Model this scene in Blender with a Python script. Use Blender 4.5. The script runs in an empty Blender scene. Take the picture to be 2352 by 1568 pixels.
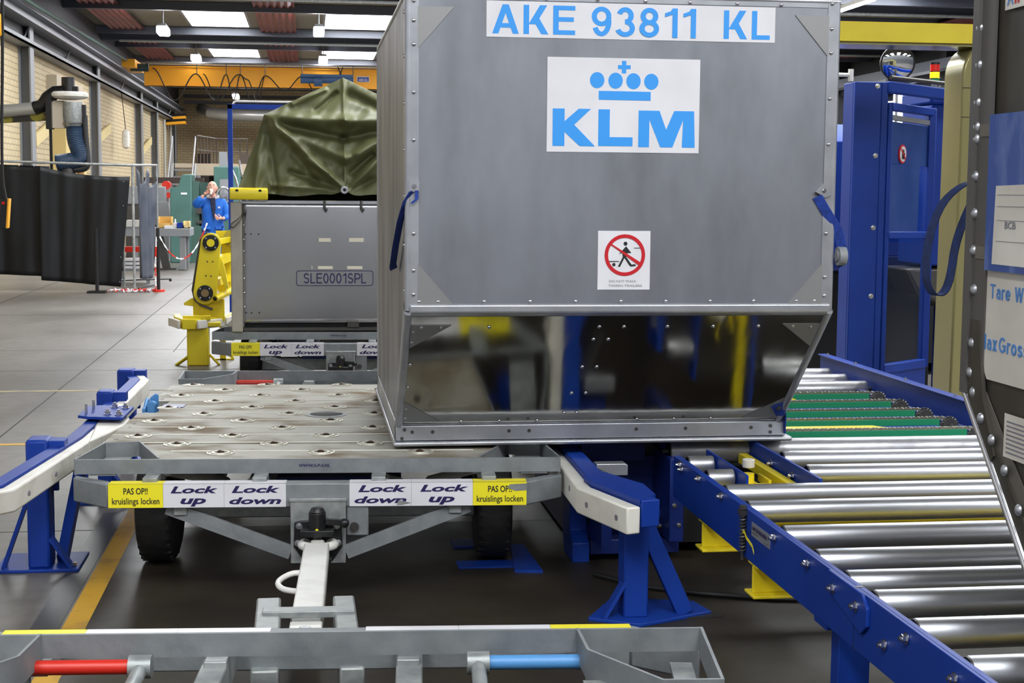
import bpy, bmesh, math, random
from mathutils import Vector, Matrix

random.seed(7)
SC = bpy.context.scene
COL = SC.collection
PI = math.pi

# ---------------------------------------------------------------- camera, world, exposure
cam_data = bpy.data.cameras.new('camera')
cam_data.sensor_width = 36.0
cam_data.lens = 3423.8 / 2352 * 36.0
cam_data.clip_end = 300
cam = bpy.data.objects.new('camera', cam_data)
COL.objects.link(cam)
yaw, pitch, roll = math.radians(7.7896), math.radians(5.7473), math.radians(-0.439)
fw = Vector((math.sin(yaw) * math.cos(pitch), math.cos(yaw) * math.cos(pitch), -math.sin(pitch)))
rt0 = Vector((math.cos(yaw), -math.sin(yaw), 0))
dn0 = fw.cross(rt0)
rt = math.cos(roll) * rt0 + math.sin(roll) * dn0
dn = -math.sin(roll) * rt0 + math.cos(roll) * dn0
cam.matrix_world = Matrix(((rt.x, -dn.x, -fw.x, 0.0), (rt.y, -dn.y, -fw.y, 0.0), (rt.z, -dn.z, -fw.z, 1.5), (0, 0, 0, 1)))
SC.camera = cam
SC.view_settings.view_transform = 'Standard'
SC.view_settings.look = 'None'
SC.view_settings.gamma = 1.0
SC.view_settings.use_curve_mapping = False
SC.view_settings.exposure = 0.0

world = bpy.data.worlds.new('hall_fill_light')
SC.world = world
world.use_nodes = True
bg = world.node_tree.nodes['Background']
bg.inputs[0].default_value = (0.92, 0.95, 1.0, 1)
# world fill from behind the camera, graded brighter high and left for the container
_nt = world.node_tree
_tc = _nt.nodes.new('ShaderNodeTexCoord'); _sx = _nt.nodes.new('ShaderNodeSeparateXYZ')
_nt.links.new(_tc.outputs['Generated'], _sx.inputs[0])
_mz = _nt.nodes.new('ShaderNodeMapRange'); _mz.interpolation_type = 'SMOOTHSTEP'
_mz.inputs[1].default_value = -0.05; _mz.inputs[2].default_value = 0.55; _mz.inputs[3].default_value = 0.22; _mz.inputs[4].default_value = 0.95
_nt.links.new(_sx.outputs[2], _mz.inputs[0])
_mx = _nt.nodes.new('ShaderNodeMapRange')
_mx.inputs[1].default_value = -0.8; _mx.inputs[2].default_value = 0.8; _mx.inputs[3].default_value = 1.3; _mx.inputs[4].default_value = 0.6
_nt.links.new(_sx.outputs[0], _mx.inputs[0])
_mm = _nt.nodes.new('ShaderNodeMath'); _mm.operation = 'MULTIPLY'
_nt.links.new(_mz.outputs[0], _mm.inputs[0]); _nt.links.new(_mx.outputs[0], _mm.inputs[1])
_nt.links.new(_mm.outputs[0], bg.inputs[1])
SKYLIGHT = 17.0
LAMP = 30.0

# ---------------------------------------------------------------- materials
def lin(c):
    c /= 255.0
    return c / 12.92 if c <= 0.04045 else ((c + 0.055) / 1.055) ** 2.4

def rgb(r, g, b):
    return (lin(r), lin(g), lin(b), 1.0)

MATS = {}
def mat(name, c, rough=0.5, metal=0.0, c2=None, scale=8.0, stretch=(1, 1, 1), lo=0.35, hi=0.65, bump=0.0, bscale=None,
        rough2=None, emit=0.0, detail=4.0, alpha=1.0, spec=0.5, coat=0.0, trans=0.0):
    m = bpy.data.materials.new(name)
    m.use_nodes = True
    nt = m.node_tree
    b = nt.nodes['Principled BSDF']
    b.inputs['Base Color'].default_value = c
    b.inputs['Roughness'].default_value = rough
    b.inputs['Metallic'].default_value = metal
    b.inputs['Specular IOR Level'].default_value = spec
    b.inputs['Coat Weight'].default_value = coat
    b.inputs['Transmission Weight'].default_value = trans
    b.inputs['Alpha'].default_value = alpha
    if emit:
        b.inputs['Emission Color'].default_value = c
        b.inputs['Emission Strength'].default_value = emit
    if c2 or bump or rough2 is not None:
        tc = nt.nodes.new('ShaderNodeTexCoord')
        mp = nt.nodes.new('ShaderNodeMapping')
        mp.inputs['Scale'].default_value = stretch
        nt.links.new(tc.outputs['Object'], mp.inputs[0])
        nz = nt.nodes.new('ShaderNodeTexNoise')
        nz.inputs['Scale'].default_value = scale
        nz.inputs['Detail'].default_value = detail
        nt.links.new(mp.outputs[0], nz.inputs['Vector'])
        if c2:
            rp = nt.nodes.new('ShaderNodeValToRGB')
            rp.color_ramp.elements[0].position = lo
            rp.color_ramp.elements[1].position = hi
            rp.color_ramp.elements[0].color = c
            rp.color_ramp.elements[1].color = c2
            nt.links.new(nz.outputs[0], rp.inputs[0])
            nt.links.new(rp.outputs[0], b.inputs['Base Color'])
        if rough2 is not None:
            mr = nt.nodes.new('ShaderNodeMapRange')
            mr.inputs[1].default_value = lo
            mr.inputs[2].default_value = hi
            mr.inputs[3].default_value = rough
            mr.inputs[4].default_value = rough2
            nt.links.new(nz.outputs[0], mr.inputs[0])
            nt.links.new(mr.outputs[0], b.inputs['Roughness'])
        if bump:
            n2 = nz
            if bscale:
                n2 = nt.nodes.new('ShaderNodeTexNoise')
                n2.inputs['Scale'].default_value = bscale
                n2.inputs['Detail'].default_value = 2.0
                nt.links.new(mp.outputs[0], n2.inputs['Vector'])
            bp = nt.nodes.new('ShaderNodeBump')
            bp.inputs['Strength'].default_value = bump
            bp.inputs['Distance'].default_value = 0.02
            nt.links.new(n2.outputs[0], bp.inputs['Height'])
            nt.links.new(bp.outputs[0], b.inputs['Normal'])
    MATS[name] = m
    return m

M_galv = mat('galvanised_steel', rgb(138, 142, 142), 0.42, 0.5, rgb(164, 167, 165), 22, rough2=0.58, bump=0.05, bscale=60)
M_galv_old = mat('weathered_galvanised_steel', rgb(118, 122, 126), 0.5, 0.45, rgb(146, 150, 152), 14, lo=.2, hi=.8, rough2=0.62, bump=0.06, bscale=50)
M_deck = mat('worn_deck_plate', rgb(104, 84, 58), 0.7, 0.1, rgb(156, 153, 142), 3.6, stretch=(0.9, 1.25, 1), lo=0.33, hi=0.52, rough2=0.55, bump=0.08, bscale=90, detail=9, spec=.3)
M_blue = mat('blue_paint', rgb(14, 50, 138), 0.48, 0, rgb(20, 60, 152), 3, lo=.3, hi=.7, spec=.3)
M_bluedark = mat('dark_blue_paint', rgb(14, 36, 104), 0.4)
M_yellow = mat('yellow_paint', rgb(236, 214, 36), 0.38, 0, rgb(224, 198, 32), 4, lo=.35, hi=.7)
M_orange = mat('crane_yellow_paint', rgb(250, 176, 30), 0.5)
M_white = mat('white_paint', rgb(226, 224, 218), 0.4, 0, rgb(205, 200, 190), 9, stretch=(1, 1, 1), lo=.5, hi=.75)
M_plastic = mat('white_plastic', rgb(226, 222, 212), 0.42, 0, rgb(190, 184, 172), 6, lo=.45, hi=.8)
M_black = mat('black_metal', rgb(22, 22, 24), 0.35)
M_rubber = mat('tyre_rubber', rgb(26, 26, 27), 0.75, 0, rgb(38, 37, 36), 20)
M_roller = mat('polished_roller_steel', rgb(214, 216, 222), 0.3, 0.92, rgb(192, 194, 200), 6, stretch=(0.3, 3, 3), rough2=0.42)
M_roller_worn = mat('worn_roller_steel', rgb(200, 200, 204), 0.34, 0.85, rgb(160, 160, 164), 9, stretch=(1, 3, 3), rough2=0.45)
M_steel = mat('bright_steel', rgb(205, 205, 210), 0.25, 1.0)
M_dsteel = mat('dark_steel', rgb(92, 90, 88), 0.4, 0.8)
M_green = mat('green_plastic_rail', rgb(18, 132, 88), 0.45)
M_chain = mat('chain_steel', rgb(150, 146, 128), 0.4, 0.8)
M_alu = mat('dull_aluminium_sheet', rgb(158, 161, 169), 0.40, 0.85, rgb(118, 120, 126), 2.0, stretch=(2.0, 2.0, 0.8), lo=.30, hi=.74, rough2=0.5, bump=0.09, bscale=1.7)
M_alu_mirror = mat('polished_aluminium_sheet', rgb(176, 174, 166), 0.10, 1.0, rgb(166, 164, 156), 5, rough2=0.16, bump=0.16, bscale=2.4, stretch=(2.2, 1, 0.6))
M_alu_frame = mat('aluminium_extrusion', rgb(186, 188, 194), 0.36, 0.75, rgb(170, 172, 178), 8)
M_alu_dark = mat('shaded_aluminium', rgb(84, 80, 72), 0.45, 0.5, rgb(66, 62, 55), 5, stretch=(1, 1, .6), rough2=.55)  # darker copy of the aluminium; the right container's shade is in this colour
M_alu_gusset = mat('aluminium_gusset', rgb(150, 150, 150), 0.45, 0.7)
M_sticker = mat('white_sticker', rgb(222, 221, 226), 0.45, 0, rgb(214, 212, 216), 5)
M_sticker_old = mat('aged_white_sticker', rgb(214, 210, 202), 0.5, 0, rgb(196, 190, 180), 4)
M_sky = mat('sky_blue_print', rgb(52, 150, 232), 0.45)
M_blueprint = mat('faded_blue_print', rgb(78, 128, 190), 0.5)
M_navy = mat('navy_print', rgb(34, 22, 78), 0.5)
M_ink = mat('black_print', rgb(26, 26, 30), 0.5)
M_greyink = mat('grey_print', rgb(120, 118, 126), 0.5)
M_red = mat('red_print', rgb(190, 22, 34), 0.45)
M_redpaint = mat('red_paint', rgb(198, 40, 26), 0.4)
M_lblue = mat('light_blue_paint', rgb(84, 146, 204), 0.45)
M_stickyellow = mat('yellow_sticker', rgb(236, 222, 36), 0.45)
M_strap = mat('blue_webbing', rgb(26, 60, 150), 0.7, 0, rgb(18, 44, 118), 60)
M_strapdark = mat('dark_blue_webbing', rgb(26, 44, 92), 0.7, 0, rgb(20, 34, 70), 60)
M_tarp = mat('olive_tarpaulin', rgb(100, 102, 66), 0.5, 0, rgb(86, 88, 56), 3, lo=.3, hi=.7, bump=0.05, bscale=30)
M_curtain = mat('black_welding_curtain', rgb(20, 21, 24), 0.5, 0, rgb(15, 16, 18), 2, spec=.3)
M_curtain2 = mat('grey_welding_curtain', rgb(86, 90, 100), 0.35, 0, rgb(58, 64, 78), 2.5)
M_beige = mat('beige_paint', rgb(156, 148, 100), 0.22, 0.3)
M_beam = mat('roof_beam_paint', rgb(78, 82, 94), 0.45)
M_beamdark = mat('dark_roof_paint', rgb(44, 44, 48), 0.6)
M_redpanel = mat('red_corrugated_panel', rgb(120, 44, 38), 0.5, 0, rgb(96, 34, 32), 1.5)
M_teal = mat('teal_paint', rgb(70, 108, 102), 0.45, 0, rgb(62, 98, 92), 2)
M_tealdark = mat('dark_teal_paint', rgb(58, 88, 80), 0.5)
M_greypaint = mat('grey_paint', rgb(128, 130, 134), 0.5)
M_brown = mat('brown_painted_steel', rgb(52, 42, 36), 0.55)
M_duct = mat('spiral_duct', rgb(176, 176, 172), 0.35, 0.5)
M_hose = mat('navy_hose', rgb(36, 58, 84), 0.5)
M_hoseblack = mat('black_hose', rgb(28, 28, 32), 0.5)
M_wood = mat('pale_board', rgb(206, 186, 132), 0.6)
M_card = mat('cardboard', rgb(198, 158, 84), 0.7)
M_skin = mat('skin', rgb(214, 160, 140), 0.5)
M_coat = mat('blue_work_coat', rgb(24, 104, 200), 0.7, 0, rgb(20, 92, 184), 6)
M_trouser = mat('blue_work_trousers', rgb(26, 84, 160), 0.75)
M_shirt = mat('dark_navy_shirt', rgb(24, 28, 58), 0.75)
M_collar = mat('grey_collar', rgb(170, 166, 168), 0.8)
M_cup = mat('white_cup', rgb(226, 220, 212), 0.5)
M_glass = mat('clear_panel', rgb(60, 70, 90), 0.06, 0, trans=0.0, alpha=0.12)
M_bluepanel = mat('tinted_blue_panel', rgb(40, 66, 128), 0.25, 0, rgb(54, 80, 140), 3)
M_signalred = mat('signal_red', rgb(230, 30, 14), 0.3)
M_signalamber = mat('signal_amber_lit', rgb(255, 176, 20), 0.3, emit=2.0)
M_signalgreen = mat('signal_green', rgb(14, 150, 84), 0.3)
M_mirror = mat('mirror_glass', rgb(226, 230, 236), 0.02, 1.0)
M_lamp = mat('lamp_tube_lit', (0.93, 0.9, 1.0, 1), 0.5, emit=LAMP)
M_skypane = mat('skylight_pane_lit', (0.95, 0.98, 1.0, 1), 0.5, emit=SKYLIGHT)
M_winpane = mat('window_pane_lit', (0.93, 0.97, 1.0, 1), 0.5, emit=1.6)
M_floorline = mat('worn_yellow_line', rgb(196, 150, 44), 0.6, 0, rgb(150, 118, 60), 7, lo=.5, hi=.75)
M_floorpale = mat('faint_line', rgb(176, 158, 108), 0.6, 0, rgb(130, 122, 104), 3, lo=.4, hi=.65)
M_groove = mat('floor_groove', rgb(40, 38, 36), 0.7)
M_floorsteel = mat('floor_steel_strip', rgb(86, 84, 82), 0.4, 0.6)
M_cable = mat('black_cable', rgb(24, 24, 26), 0.55)
M_dblue = mat('hoist_blue', rgb(44, 78, 120), 0.5)
M_tape = mat('masking_tape', rgb(222, 216, 196), 0.7)
M_crateside = mat('crate_aluminium', rgb(186, 186, 190), 0.26, 0.95, rgb(178, 178, 181), 1.5)
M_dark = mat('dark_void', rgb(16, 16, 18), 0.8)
M_sleeve = mat('blue_document_sleeve', rgb(40, 74, 148), 0.18, 0, rgb(92, 116, 172), 6, stretch=(1, 2.4, 1), lo=.5, hi=.7)
M_panelgrey = mat('pale_platform_paint', rgb(178, 166, 146), 0.6)

def brick_mat(name, c1, c2, mortar):
    m = bpy.data.materials.new(name); m.use_nodes = True
    nt = m.node_tree; b = nt.nodes['Principled BSDF']; b.inputs['Roughness'].default_value = 0.75
    tc = nt.nodes.new('ShaderNodeTexCoord')
    sx = nt.nodes.new('ShaderNodeSeparateXYZ'); nt.links.new(tc.outputs['Object'], sx.inputs[0])
    ad = nt.nodes.new('ShaderNodeMath'); ad.operation = 'ADD'
    nt.links.new(sx.outputs[0], ad.inputs[0]); nt.links.new(sx.outputs[1], ad.inputs[1])
    cb = nt.nodes.new('ShaderNodeCombineXYZ')
    nt.links.new(ad.outputs[0], cb.inputs[0]); nt.links.new(sx.outputs[2], cb.inputs[1])
    br = nt.nodes.new('ShaderNodeTexBrick')
    br.inputs['Color1'].default_value = c1; br.inputs['Color2'].default_value = c2; br.inputs['Mortar'].default_value = mortar
    br.inputs['Scale'].default_value = 1.0; br.inputs['Brick Width'].default_value = 0.30; br.inputs['Row Height'].default_value = 0.11
    br.inputs['Mortar Size'].default_value = 0.012
    nt.links.new(cb.outputs[0], br.inputs['Vector']); nt.links.new(br.outputs[0], b.inputs['Base Color'])
    return m
M_brick = brick_mat('pale_yellow_brick', rgb(192, 174, 140), rgb(182, 164, 130), rgb(148, 134, 108))

def floor_mat():
    m = bpy.data.materials.new('polished_concrete'); m.use_nodes = True
    nt = m.node_tree; b = nt.nodes['Principled BSDF']
    tc = nt.nodes.new('ShaderNodeTexCoord')
    def noise(scale, st, det=6):
        mp = nt.nodes.new('ShaderNodeMapping'); mp.inputs['Scale'].default_value = st
        nt.links.new(tc.outputs['Object'], mp.inputs[0])
        n = nt.nodes.new('ShaderNodeTexNoise'); n.inputs['Scale'].default_value = scale; n.inputs['Detail'].default_value = det
        nt.links.new(mp.outputs[0], n.inputs['Vector']); return n
    n1 = noise(0.9, (1, .5, 1)); n2 = noise(9, (1, 1, 1), 8)
    r1 = nt.nodes.new('ShaderNodeValToRGB')
    r1.color_ramp.elements[0].position = .35; r1.color_ramp.elements[1].position = .68
    r1.color_ramp.elements[0].color = rgb(96, 91, 86); r1.color_ramp.elements[1].color = rgb(118, 113, 108)
    nt.links.new(n1.outputs[0], r1.inputs[0])
    r2 = nt.nodes.new('ShaderNodeValToRGB')
    r2.color_ramp.elements[0].position = .3; r2.color_ramp.elements[1].position = .6
    r2.color_ramp.elements[0].color = (.74, .73, .71, 1); r2.color_ramp.elements[1].color = (1, 1, 1, 1)
    nt.links.new(n2.outputs[0], r2.inputs[0])
    mx = nt.nodes.new('ShaderNodeMix'); mx.data_type = 'RGBA'; mx.blend_type = 'MULTIPLY'; mx.inputs[0].default_value = 1
    nt.links.new(r1.outputs[0], mx.inputs[6]); nt.links.new(r2.outputs[0], mx.inputs[7])
    nt.links.new(mx.outputs[2], b.inputs['Base Color'])
    mr = nt.nodes.new('ShaderNodeMapRange'); mr.inputs[1].default_value = .3; mr.inputs[2].default_value = .7
    mr.inputs[3].default_value = .34; mr.inputs[4].default_value = .5
    nt.links.new(n1.outputs[0], mr.inputs[0]); nt.links.new(mr.outputs[0], b.inputs['Roughness'])
    return m
M_floor = floor_mat()

# ---------------------------------------------------------------- mesh builder and object helpers
class MB:
    def __init__(s): s.bm = bmesh.new()
    def face(s, pts):
        vs = [s.bm.verts.new(p) for p in pts]
        return s.bm.faces.new(vs)
    def hexa(s, p):
        v = [s.bm.verts.new(q) for q in p]
        for f in ((3, 2, 1, 0), (4, 5, 6, 7), (0, 1, 5, 4), (1, 2, 6, 5), (2, 3, 7, 6), (3, 0, 4, 7)):
            s.bm.faces.new([v[i] for i in f])
        return s
    def bx(s, x0, x1, y0, y1, z0, z1):
        return s.hexa([(x0, y0, z0), (x1, y0, z0), (x1, y1, z0), (x0, y1, z0), (x0, y0, z1), (x1, y0, z1), (x1, y1, z1), (x0, y1, z1)])
    def bar(s, p, q, w, h, up=(0, 0, 1)):
        p, q = Vector(p), Vector(q); d = (q - p).normalized(); up = Vector(up)
        side = d.cross(up).normalized(); u = side.cross(d).normalized()
        a, b = side * w / 2, u * h / 2
        return s.hexa([p - a - b, p + a - b, q + a - b, q - a - b, p - a + b, p + a + b, q + a + b, q - a + b])
    def cyl(s, p, q, r, n=16, r2=None, caps=True):
        p, q = Vector(p), Vector(q); d = (q - p).normalized(); r2 = r if r2 is None else r2
        a = d.orthogonal().normalized(); b = d.cross(a)
        A = [s.bm.verts.new(p + r * (math.cos(2 * PI * i / n) * a + math.sin(2 * PI * i / n) * b)) for i in range(n)]
        B = [s.bm.verts.new(q + r2 * (math.cos(2 * PI * i / n) * a + math.sin(2 * PI * i / n) * b)) for i in range(n)]
        for i in range(n): s.bm.faces.new((A[i], A[(i + 1) % n], B[(i + 1) % n], B[i]))
        if caps: s.bm.faces.new(A[::-1]); s.bm.faces.new(B)
        return s
    def tube(s, pts, r, n=8, closed=False):
        pts = [Vector(p) for p in pts]; m = len(pts); rings = []; pa = None
        for i, p in enumerate(pts):
            if closed: d = pts[(i + 1) % m] - pts[i - 1]
            else: d = pts[min(i + 1, m - 1)] - pts[max(i - 1, 0)]
            d = d.normalized()
            a = d.orthogonal() if pa is None else (pa - d * pa.dot(d))
            if a.length < 1e-6: a = d.orthogonal()
            a.normalize(); pa = a; b = d.cross(a)
            rr = r[i] if isinstance(r, (list, tuple)) else r
            rings.append([s.bm.verts.new(p + rr * (math.cos(2 * PI * k / n) * a + math.sin(2 * PI * k / n) * b)) for k in range(n)])
        for i in range(m if closed else m - 1):
            A, B = rings[i], rings[(i + 1) % m]
            for k in range(n): s.bm.faces.new((A[k], A[(k + 1) % n], B[(k + 1) % n], B[k]))
        if not closed: s.bm.faces.new(rings[0][::-1]); s.bm.faces.new(rings[-1])
        return s
    def prism(s, poly, ax, a, b):
        def P(u, v, w): return {'x': (w, u, v), 'y': (u, w, v), 'z': (u, v, w)}[ax]
        A = [s.bm.verts.new(P(u, v, a)) for u, v in poly]; B = [s.bm.verts.new(P(u, v, b)) for u, v in poly]; n = len(poly)
        s.bm.faces.new(A[::-1]); s.bm.faces.new(B)
        for i in range(n): s.bm.faces.new((A[i], A[(i + 1) % n], B[(i + 1) % n], B[i]))
        return s
    def slab(s, pts, t):
        """n-gon given in 3-D, thickened by vector t"""
        t = Vector(t); A = [s.bm.verts.new(Vector(p)) for p in pts]; B = [s.bm.verts.new(Vector(p) + t) for p in pts]; n = len(pts)
        s.bm.faces.new(A[::-1]); s.bm.faces.new(B)
        for i in range(n): s.bm.faces.new((A[i], A[(i + 1) % n], B[(i + 1) % n], B[i]))
        return s
    def wall(s, pts, z0, z1, t, closed=False):
        """upright strip of thickness t to the left of a polyline in plan"""
        P = [Vector((p[0], p[1])) for p in pts]; m = len(P); off = []
        for i in range(m):
            d1 = (P[i] - P[i - 1]).normalized() if (i > 0 or closed) else None
            d2 = (P[(i + 1) % m] - P[i]).normalized() if (i < m - 1 or closed) else None
            d1 = d1 or d2; d2 = d2 or d1
            n1 = Vector((-d1.y, d1.x)); n2 = Vector((-d2.y, d2.x)); nn = (n1 + n2).normalized()
            off.append(P[i] + nn * t / max(0.35, nn.dot(n1)))
        ring = []
        for p, o in zip(P, off):
            ring.append([s.bm.verts.new(v) for v in ((p.x, p.y, z0), (o.x, o.y, z0), (o.x, o.y, z1), (p.x, p.y, z1))])
        for i in range(m if closed else m - 1):
            A, B = ring[i], ring[(i + 1) % m]
            for k in range(4): s.bm.faces.new((A[k], A[(k + 1) % 4], B[(k + 1) % 4], B[k]))
        if not closed: s.bm.faces.new(ring[0][::-1]); s.bm.faces.new(ring[-1])
        return s
    def sph(s, c, r, n=12, sc=(1, 1, 1)):
        bmesh.ops.create_uvsphere(s.bm, u_segments=n, v_segments=max(6, n // 2 + 2), radius=r,
                                  matrix=Matrix.Translation(c) @ Matrix.Diagonal((sc[0], sc[1], sc[2], 1)))
        return s
    def lathe(s, prof, c, axis=(0, 0, 1), n=20, caps=True):
        d = Vector(axis).normalized(); a = d.orthogonal().normalized(); b = d.cross(a); c = Vector(c); rings = []
        for r, h in prof:
            rings.append([s.bm.verts.new(c + d * h + r * (math.cos(2 * PI * k / n) * a + math.sin(2 * PI * k / n) * b)) for k in range(n)])
        for A, B in zip(rings, rings[1:]):
            for k in range(n): s.bm.faces.new((A[k], A[(k + 1) % n], B[(k + 1) % n], B[k]))
        if caps: s.bm.faces.new(rings[0][::-1]); s.bm.faces.new(rings[-1])
        return s
    def strip(s, pts, w, t):
        """flat band: polyline pts swept by width vector w, thickened by vector t per point or constant"""
        w = Vector(w); rows = []
        for i, p in enumerate(pts):
            p = Vector(p); tt = Vector(t)
            rows.append([s.bm.verts.new(v) for v in (p, p + w, p + w + tt, p + tt)])
        for A, B in zip(rows, rows[1:]):
            for k in range(4): s.bm.faces.new((A[k], A[(k + 1) % 4], B[(k + 1) % 4], B[k]))
        s.bm.faces.new(rows[0][::-1]); s.bm.faces.new(rows[-1])
        return s
    def mesh(s, name):
        bmesh.ops.recalc_face_normals(s.bm, faces=s.bm.faces)
        me = bpy.data.meshes.new(name); s.bm.to_mesh(me); s.bm.free()
        for p in me.polygons: p.use_smooth = True
        me.set_sharp_from_angle(angle=math.radians(38))
        return me

FRAME = {}
def thing(name, label, cat, loc=(0, 0, 0), rz=0.0, group=None, local=False):
    """an Empty at the base of a thing; its parts are written in world coordinates unless local"""
    o = bpy.data.objects.new(name, None); COL.objects.link(o)
    o.empty_display_size = 0.1
    o.location = loc; o.rotation_euler = (0, 0, rz)
    o['label'] = label; o['category'] = cat
    if group: o['group'] = group
    FRAME[o.name] = Matrix.Identity(4) if local else (Matrix.Translation(loc) @ Matrix.Rotation(rz, 4, 'Z')).inverted()
    return o

def root(o):
    while o.parent: o = o.parent
    return o

def build(mb, name, m, parent=None, bevel=0.0, label=None, seg=2):
    me = mb.mesh(name) if isinstance(mb, MB) else mb
    o = bpy.data.objects.new(name, me); COL.objects.link(o)
    if m: me.materials.append(m)
    if parent is not None:
        o.parent = parent
        me.transform(FRAME.get(root(parent).name, Matrix.Identity(4)))
    if bevel:
        bv = o.modifiers.new('edge', 'BEVEL'); bv.width = bevel; bv.segments = seg; bv.limit_method = 'ANGLE'
        bv.angle_limit = math.radians(40); bv.harden_normals = False
    if label: o['label'] = label
    return o

def single(mb, name, m, label, cat, group=None, bevel=0.0, base=None):
    """a thing that is one mesh, origin put at its base"""
    o = build(mb, name, m, None, bevel)
    me = o.data
    if base is None:
        xs = [v.co.x for v in me.vertices]; ys = [v.co.y for v in me.vertices]; zs = [v.co.z for v in me.vertices]
        base = ((min(xs) + max(xs)) / 2, (min(ys) + max(ys)) / 2, min(zs))
    me.transform(Matrix.Translation(base).inverted()); o.location = base
    o['label'] = label; o['category'] = cat
    if group: o['group'] = group
    FRAME[o.name] = Matrix.Translation(base).inverted()
    return o

def struct(mb, name, m, parent=None):
    o = build(mb, name, m, parent)
    o['kind'] = 'structure'
    return o

def scatter(me, name, m, parent, places, label=None):
    """repeats of one small part (bolts, rivets): one object each, shared mesh; places are points or matrices"""
    if not me.materials: me.materials.append(m)
    inv = FRAME.get(root(parent).name, Matrix.Identity(4)); res = []
    for p in places:
        o = bpy.data.objects.new(name, me); COL.objects.link(o); o.parent = parent
        mw = p if isinstance(p, Matrix) else Matrix.Translation(p)
        o.matrix_local = inv @ mw
        if label: o['label'] = label
        res.append(o)
    return res

def basis(r, u, n, c):
    r, u, n = Vector(r).normalized(), Vector(u).normalized(), Vector(n).normalized()
    return Matrix(((r.x, u.x, n.x, c[0]), (r.y, u.y, n.y, c[1]), (r.z, u.z, n.z, c[2]), (0, 0, 0, 1)))

def text(s, ll, right, up, w, h, m, parent, name='lettering', bold=0.0, shear=0.0, label=None, depth=0.0008):
    """lettering fitted in the box w x h whose lower-left corner is ll"""
    cu = bpy.data.curves.new('lettering', 'FONT'); cu.body = s; cu.size = 1.0
    cu.offset = bold; cu.shear = shear; cu.resolution_u = 3; cu.extrude = 0.0
    ob = bpy.data.objects.new('lettering_tmp', cu)
    me = bpy.data.meshes.new_from_object(ob)
    bpy.data.objects.remove(ob); bpy.data.curves.remove(cu)
    xs = [v.co.x for v in me.vertices]; ys = [v.co.y for v in me.vertices]
    x0, x1, y0, y1 = min(xs), max(xs), min(ys), max(ys)
    right, up = Vector(right).normalized(), Vector(up).normalized(); nn = right.cross(up)
    for v in me.vertices:
        a = (v.co.x - x0) / (x1 - x0) * w; b = (v.co.y - y0) / (y1 - y0) * h
        v.co = Vector(ll) + right * a + up * b + nn * depth
    me.name = name
    return build(me, name, m, parent, label=label)

def poly_text(polys, ll, right, up, m, parent, name='lettering', depth=0.0008):
    """hand-drawn flat letters or marks: lists of 2-D outlines in metres"""
    right, up = Vector(right).normalized(), Vector(up).normalized(); nn = right.cross(up); mb = MB()
    for i, p in enumerate(polys): mb.slab([Vector(ll) + right * a + up * b for a, b in p], nn * (depth + i * 1.2e-5))
    return build(mb, name, m, parent)

def circle(cx, cy, r, n=28, sx=1.0):
    return [(cx + sx * r * math.cos(2 * PI * i / n), cy + r * math.sin(2 * PI * i / n)) for i in range(n)]

def ring_plate(cx, cy, r0, r1, n=36, sx=1.0):
    return [[(cx + sx * r * math.cos(2 * PI * (i + e) / n), cy + r * math.sin(2 * PI * (i + e) / n)) for r, e in ((r0, 0), (r1, 0), (r1, 1), (r0, 1))] for i in range(n)]

def bolt_mesh(r=0.011, h=0.01, name='bolt'):
    mb = MB(); mb.cyl((0, 0, 0), (0, 0, h * .35), r * 1.35, 16); mb.cyl((0, 0, h * .35), (0, 0, h * 1.2), r, 6); mb.cyl((0, 0, h * 1.2), (0, 0, h * 1.8), r * .55, 8)
    return mb.mesh(name)

def rivet_mesh(r=0.008, name='rivet'):
    return MB().lathe([(r, 0), (r * .95, r * .25), (r * .7, r * .5), (r * .3, r * .66)], (0, 0, 0), n=12).mesh(name)
# ---------------------------------------------------------------- plain sans lettering drawn as strokes
def arc(cx, cy, rx, ry, a0, a1, n=18):
    return [(cx + rx * math.cos(math.radians(a0 + (a1 - a0) * i / n)), cy + ry * math.sin(math.radians(a0 + (a1 - a0) * i / n))) for i in range(n + 1)]
def ribbon(pts, t):
    P = [Vector(p) for p in pts]; out = []; m = len(P); A, B = [], []
    for i in range(m):
        d1 = (P[i] - P[i - 1]).normalized() if i else None
        d2 = (P[i + 1] - P[i]).normalized() if i < m - 1 else None
        d1 = d1 or d2; d2 = d2 or d1
        n1 = Vector((-d1.y, d1.x)); n2 = Vector((-d2.y, d2.x)); nn = n1 + n2
        nn = n1 if nn.length < .1 else nn.normalized(); k = t / 2 / max(.4, nn.dot(n1))
        A.append(P[i] + nn * k); B.append(P[i] - nn * k)
    return [[A[i], A[i + 1], B[i + 1], B[i]] for i in range(m - 1)]
def para(xb, xt, th, y0=0.0, y1=1.0):
    return [[(xb, y0), (xb + th, y0), (xt + th, y1), (xt, y1)]]
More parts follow.
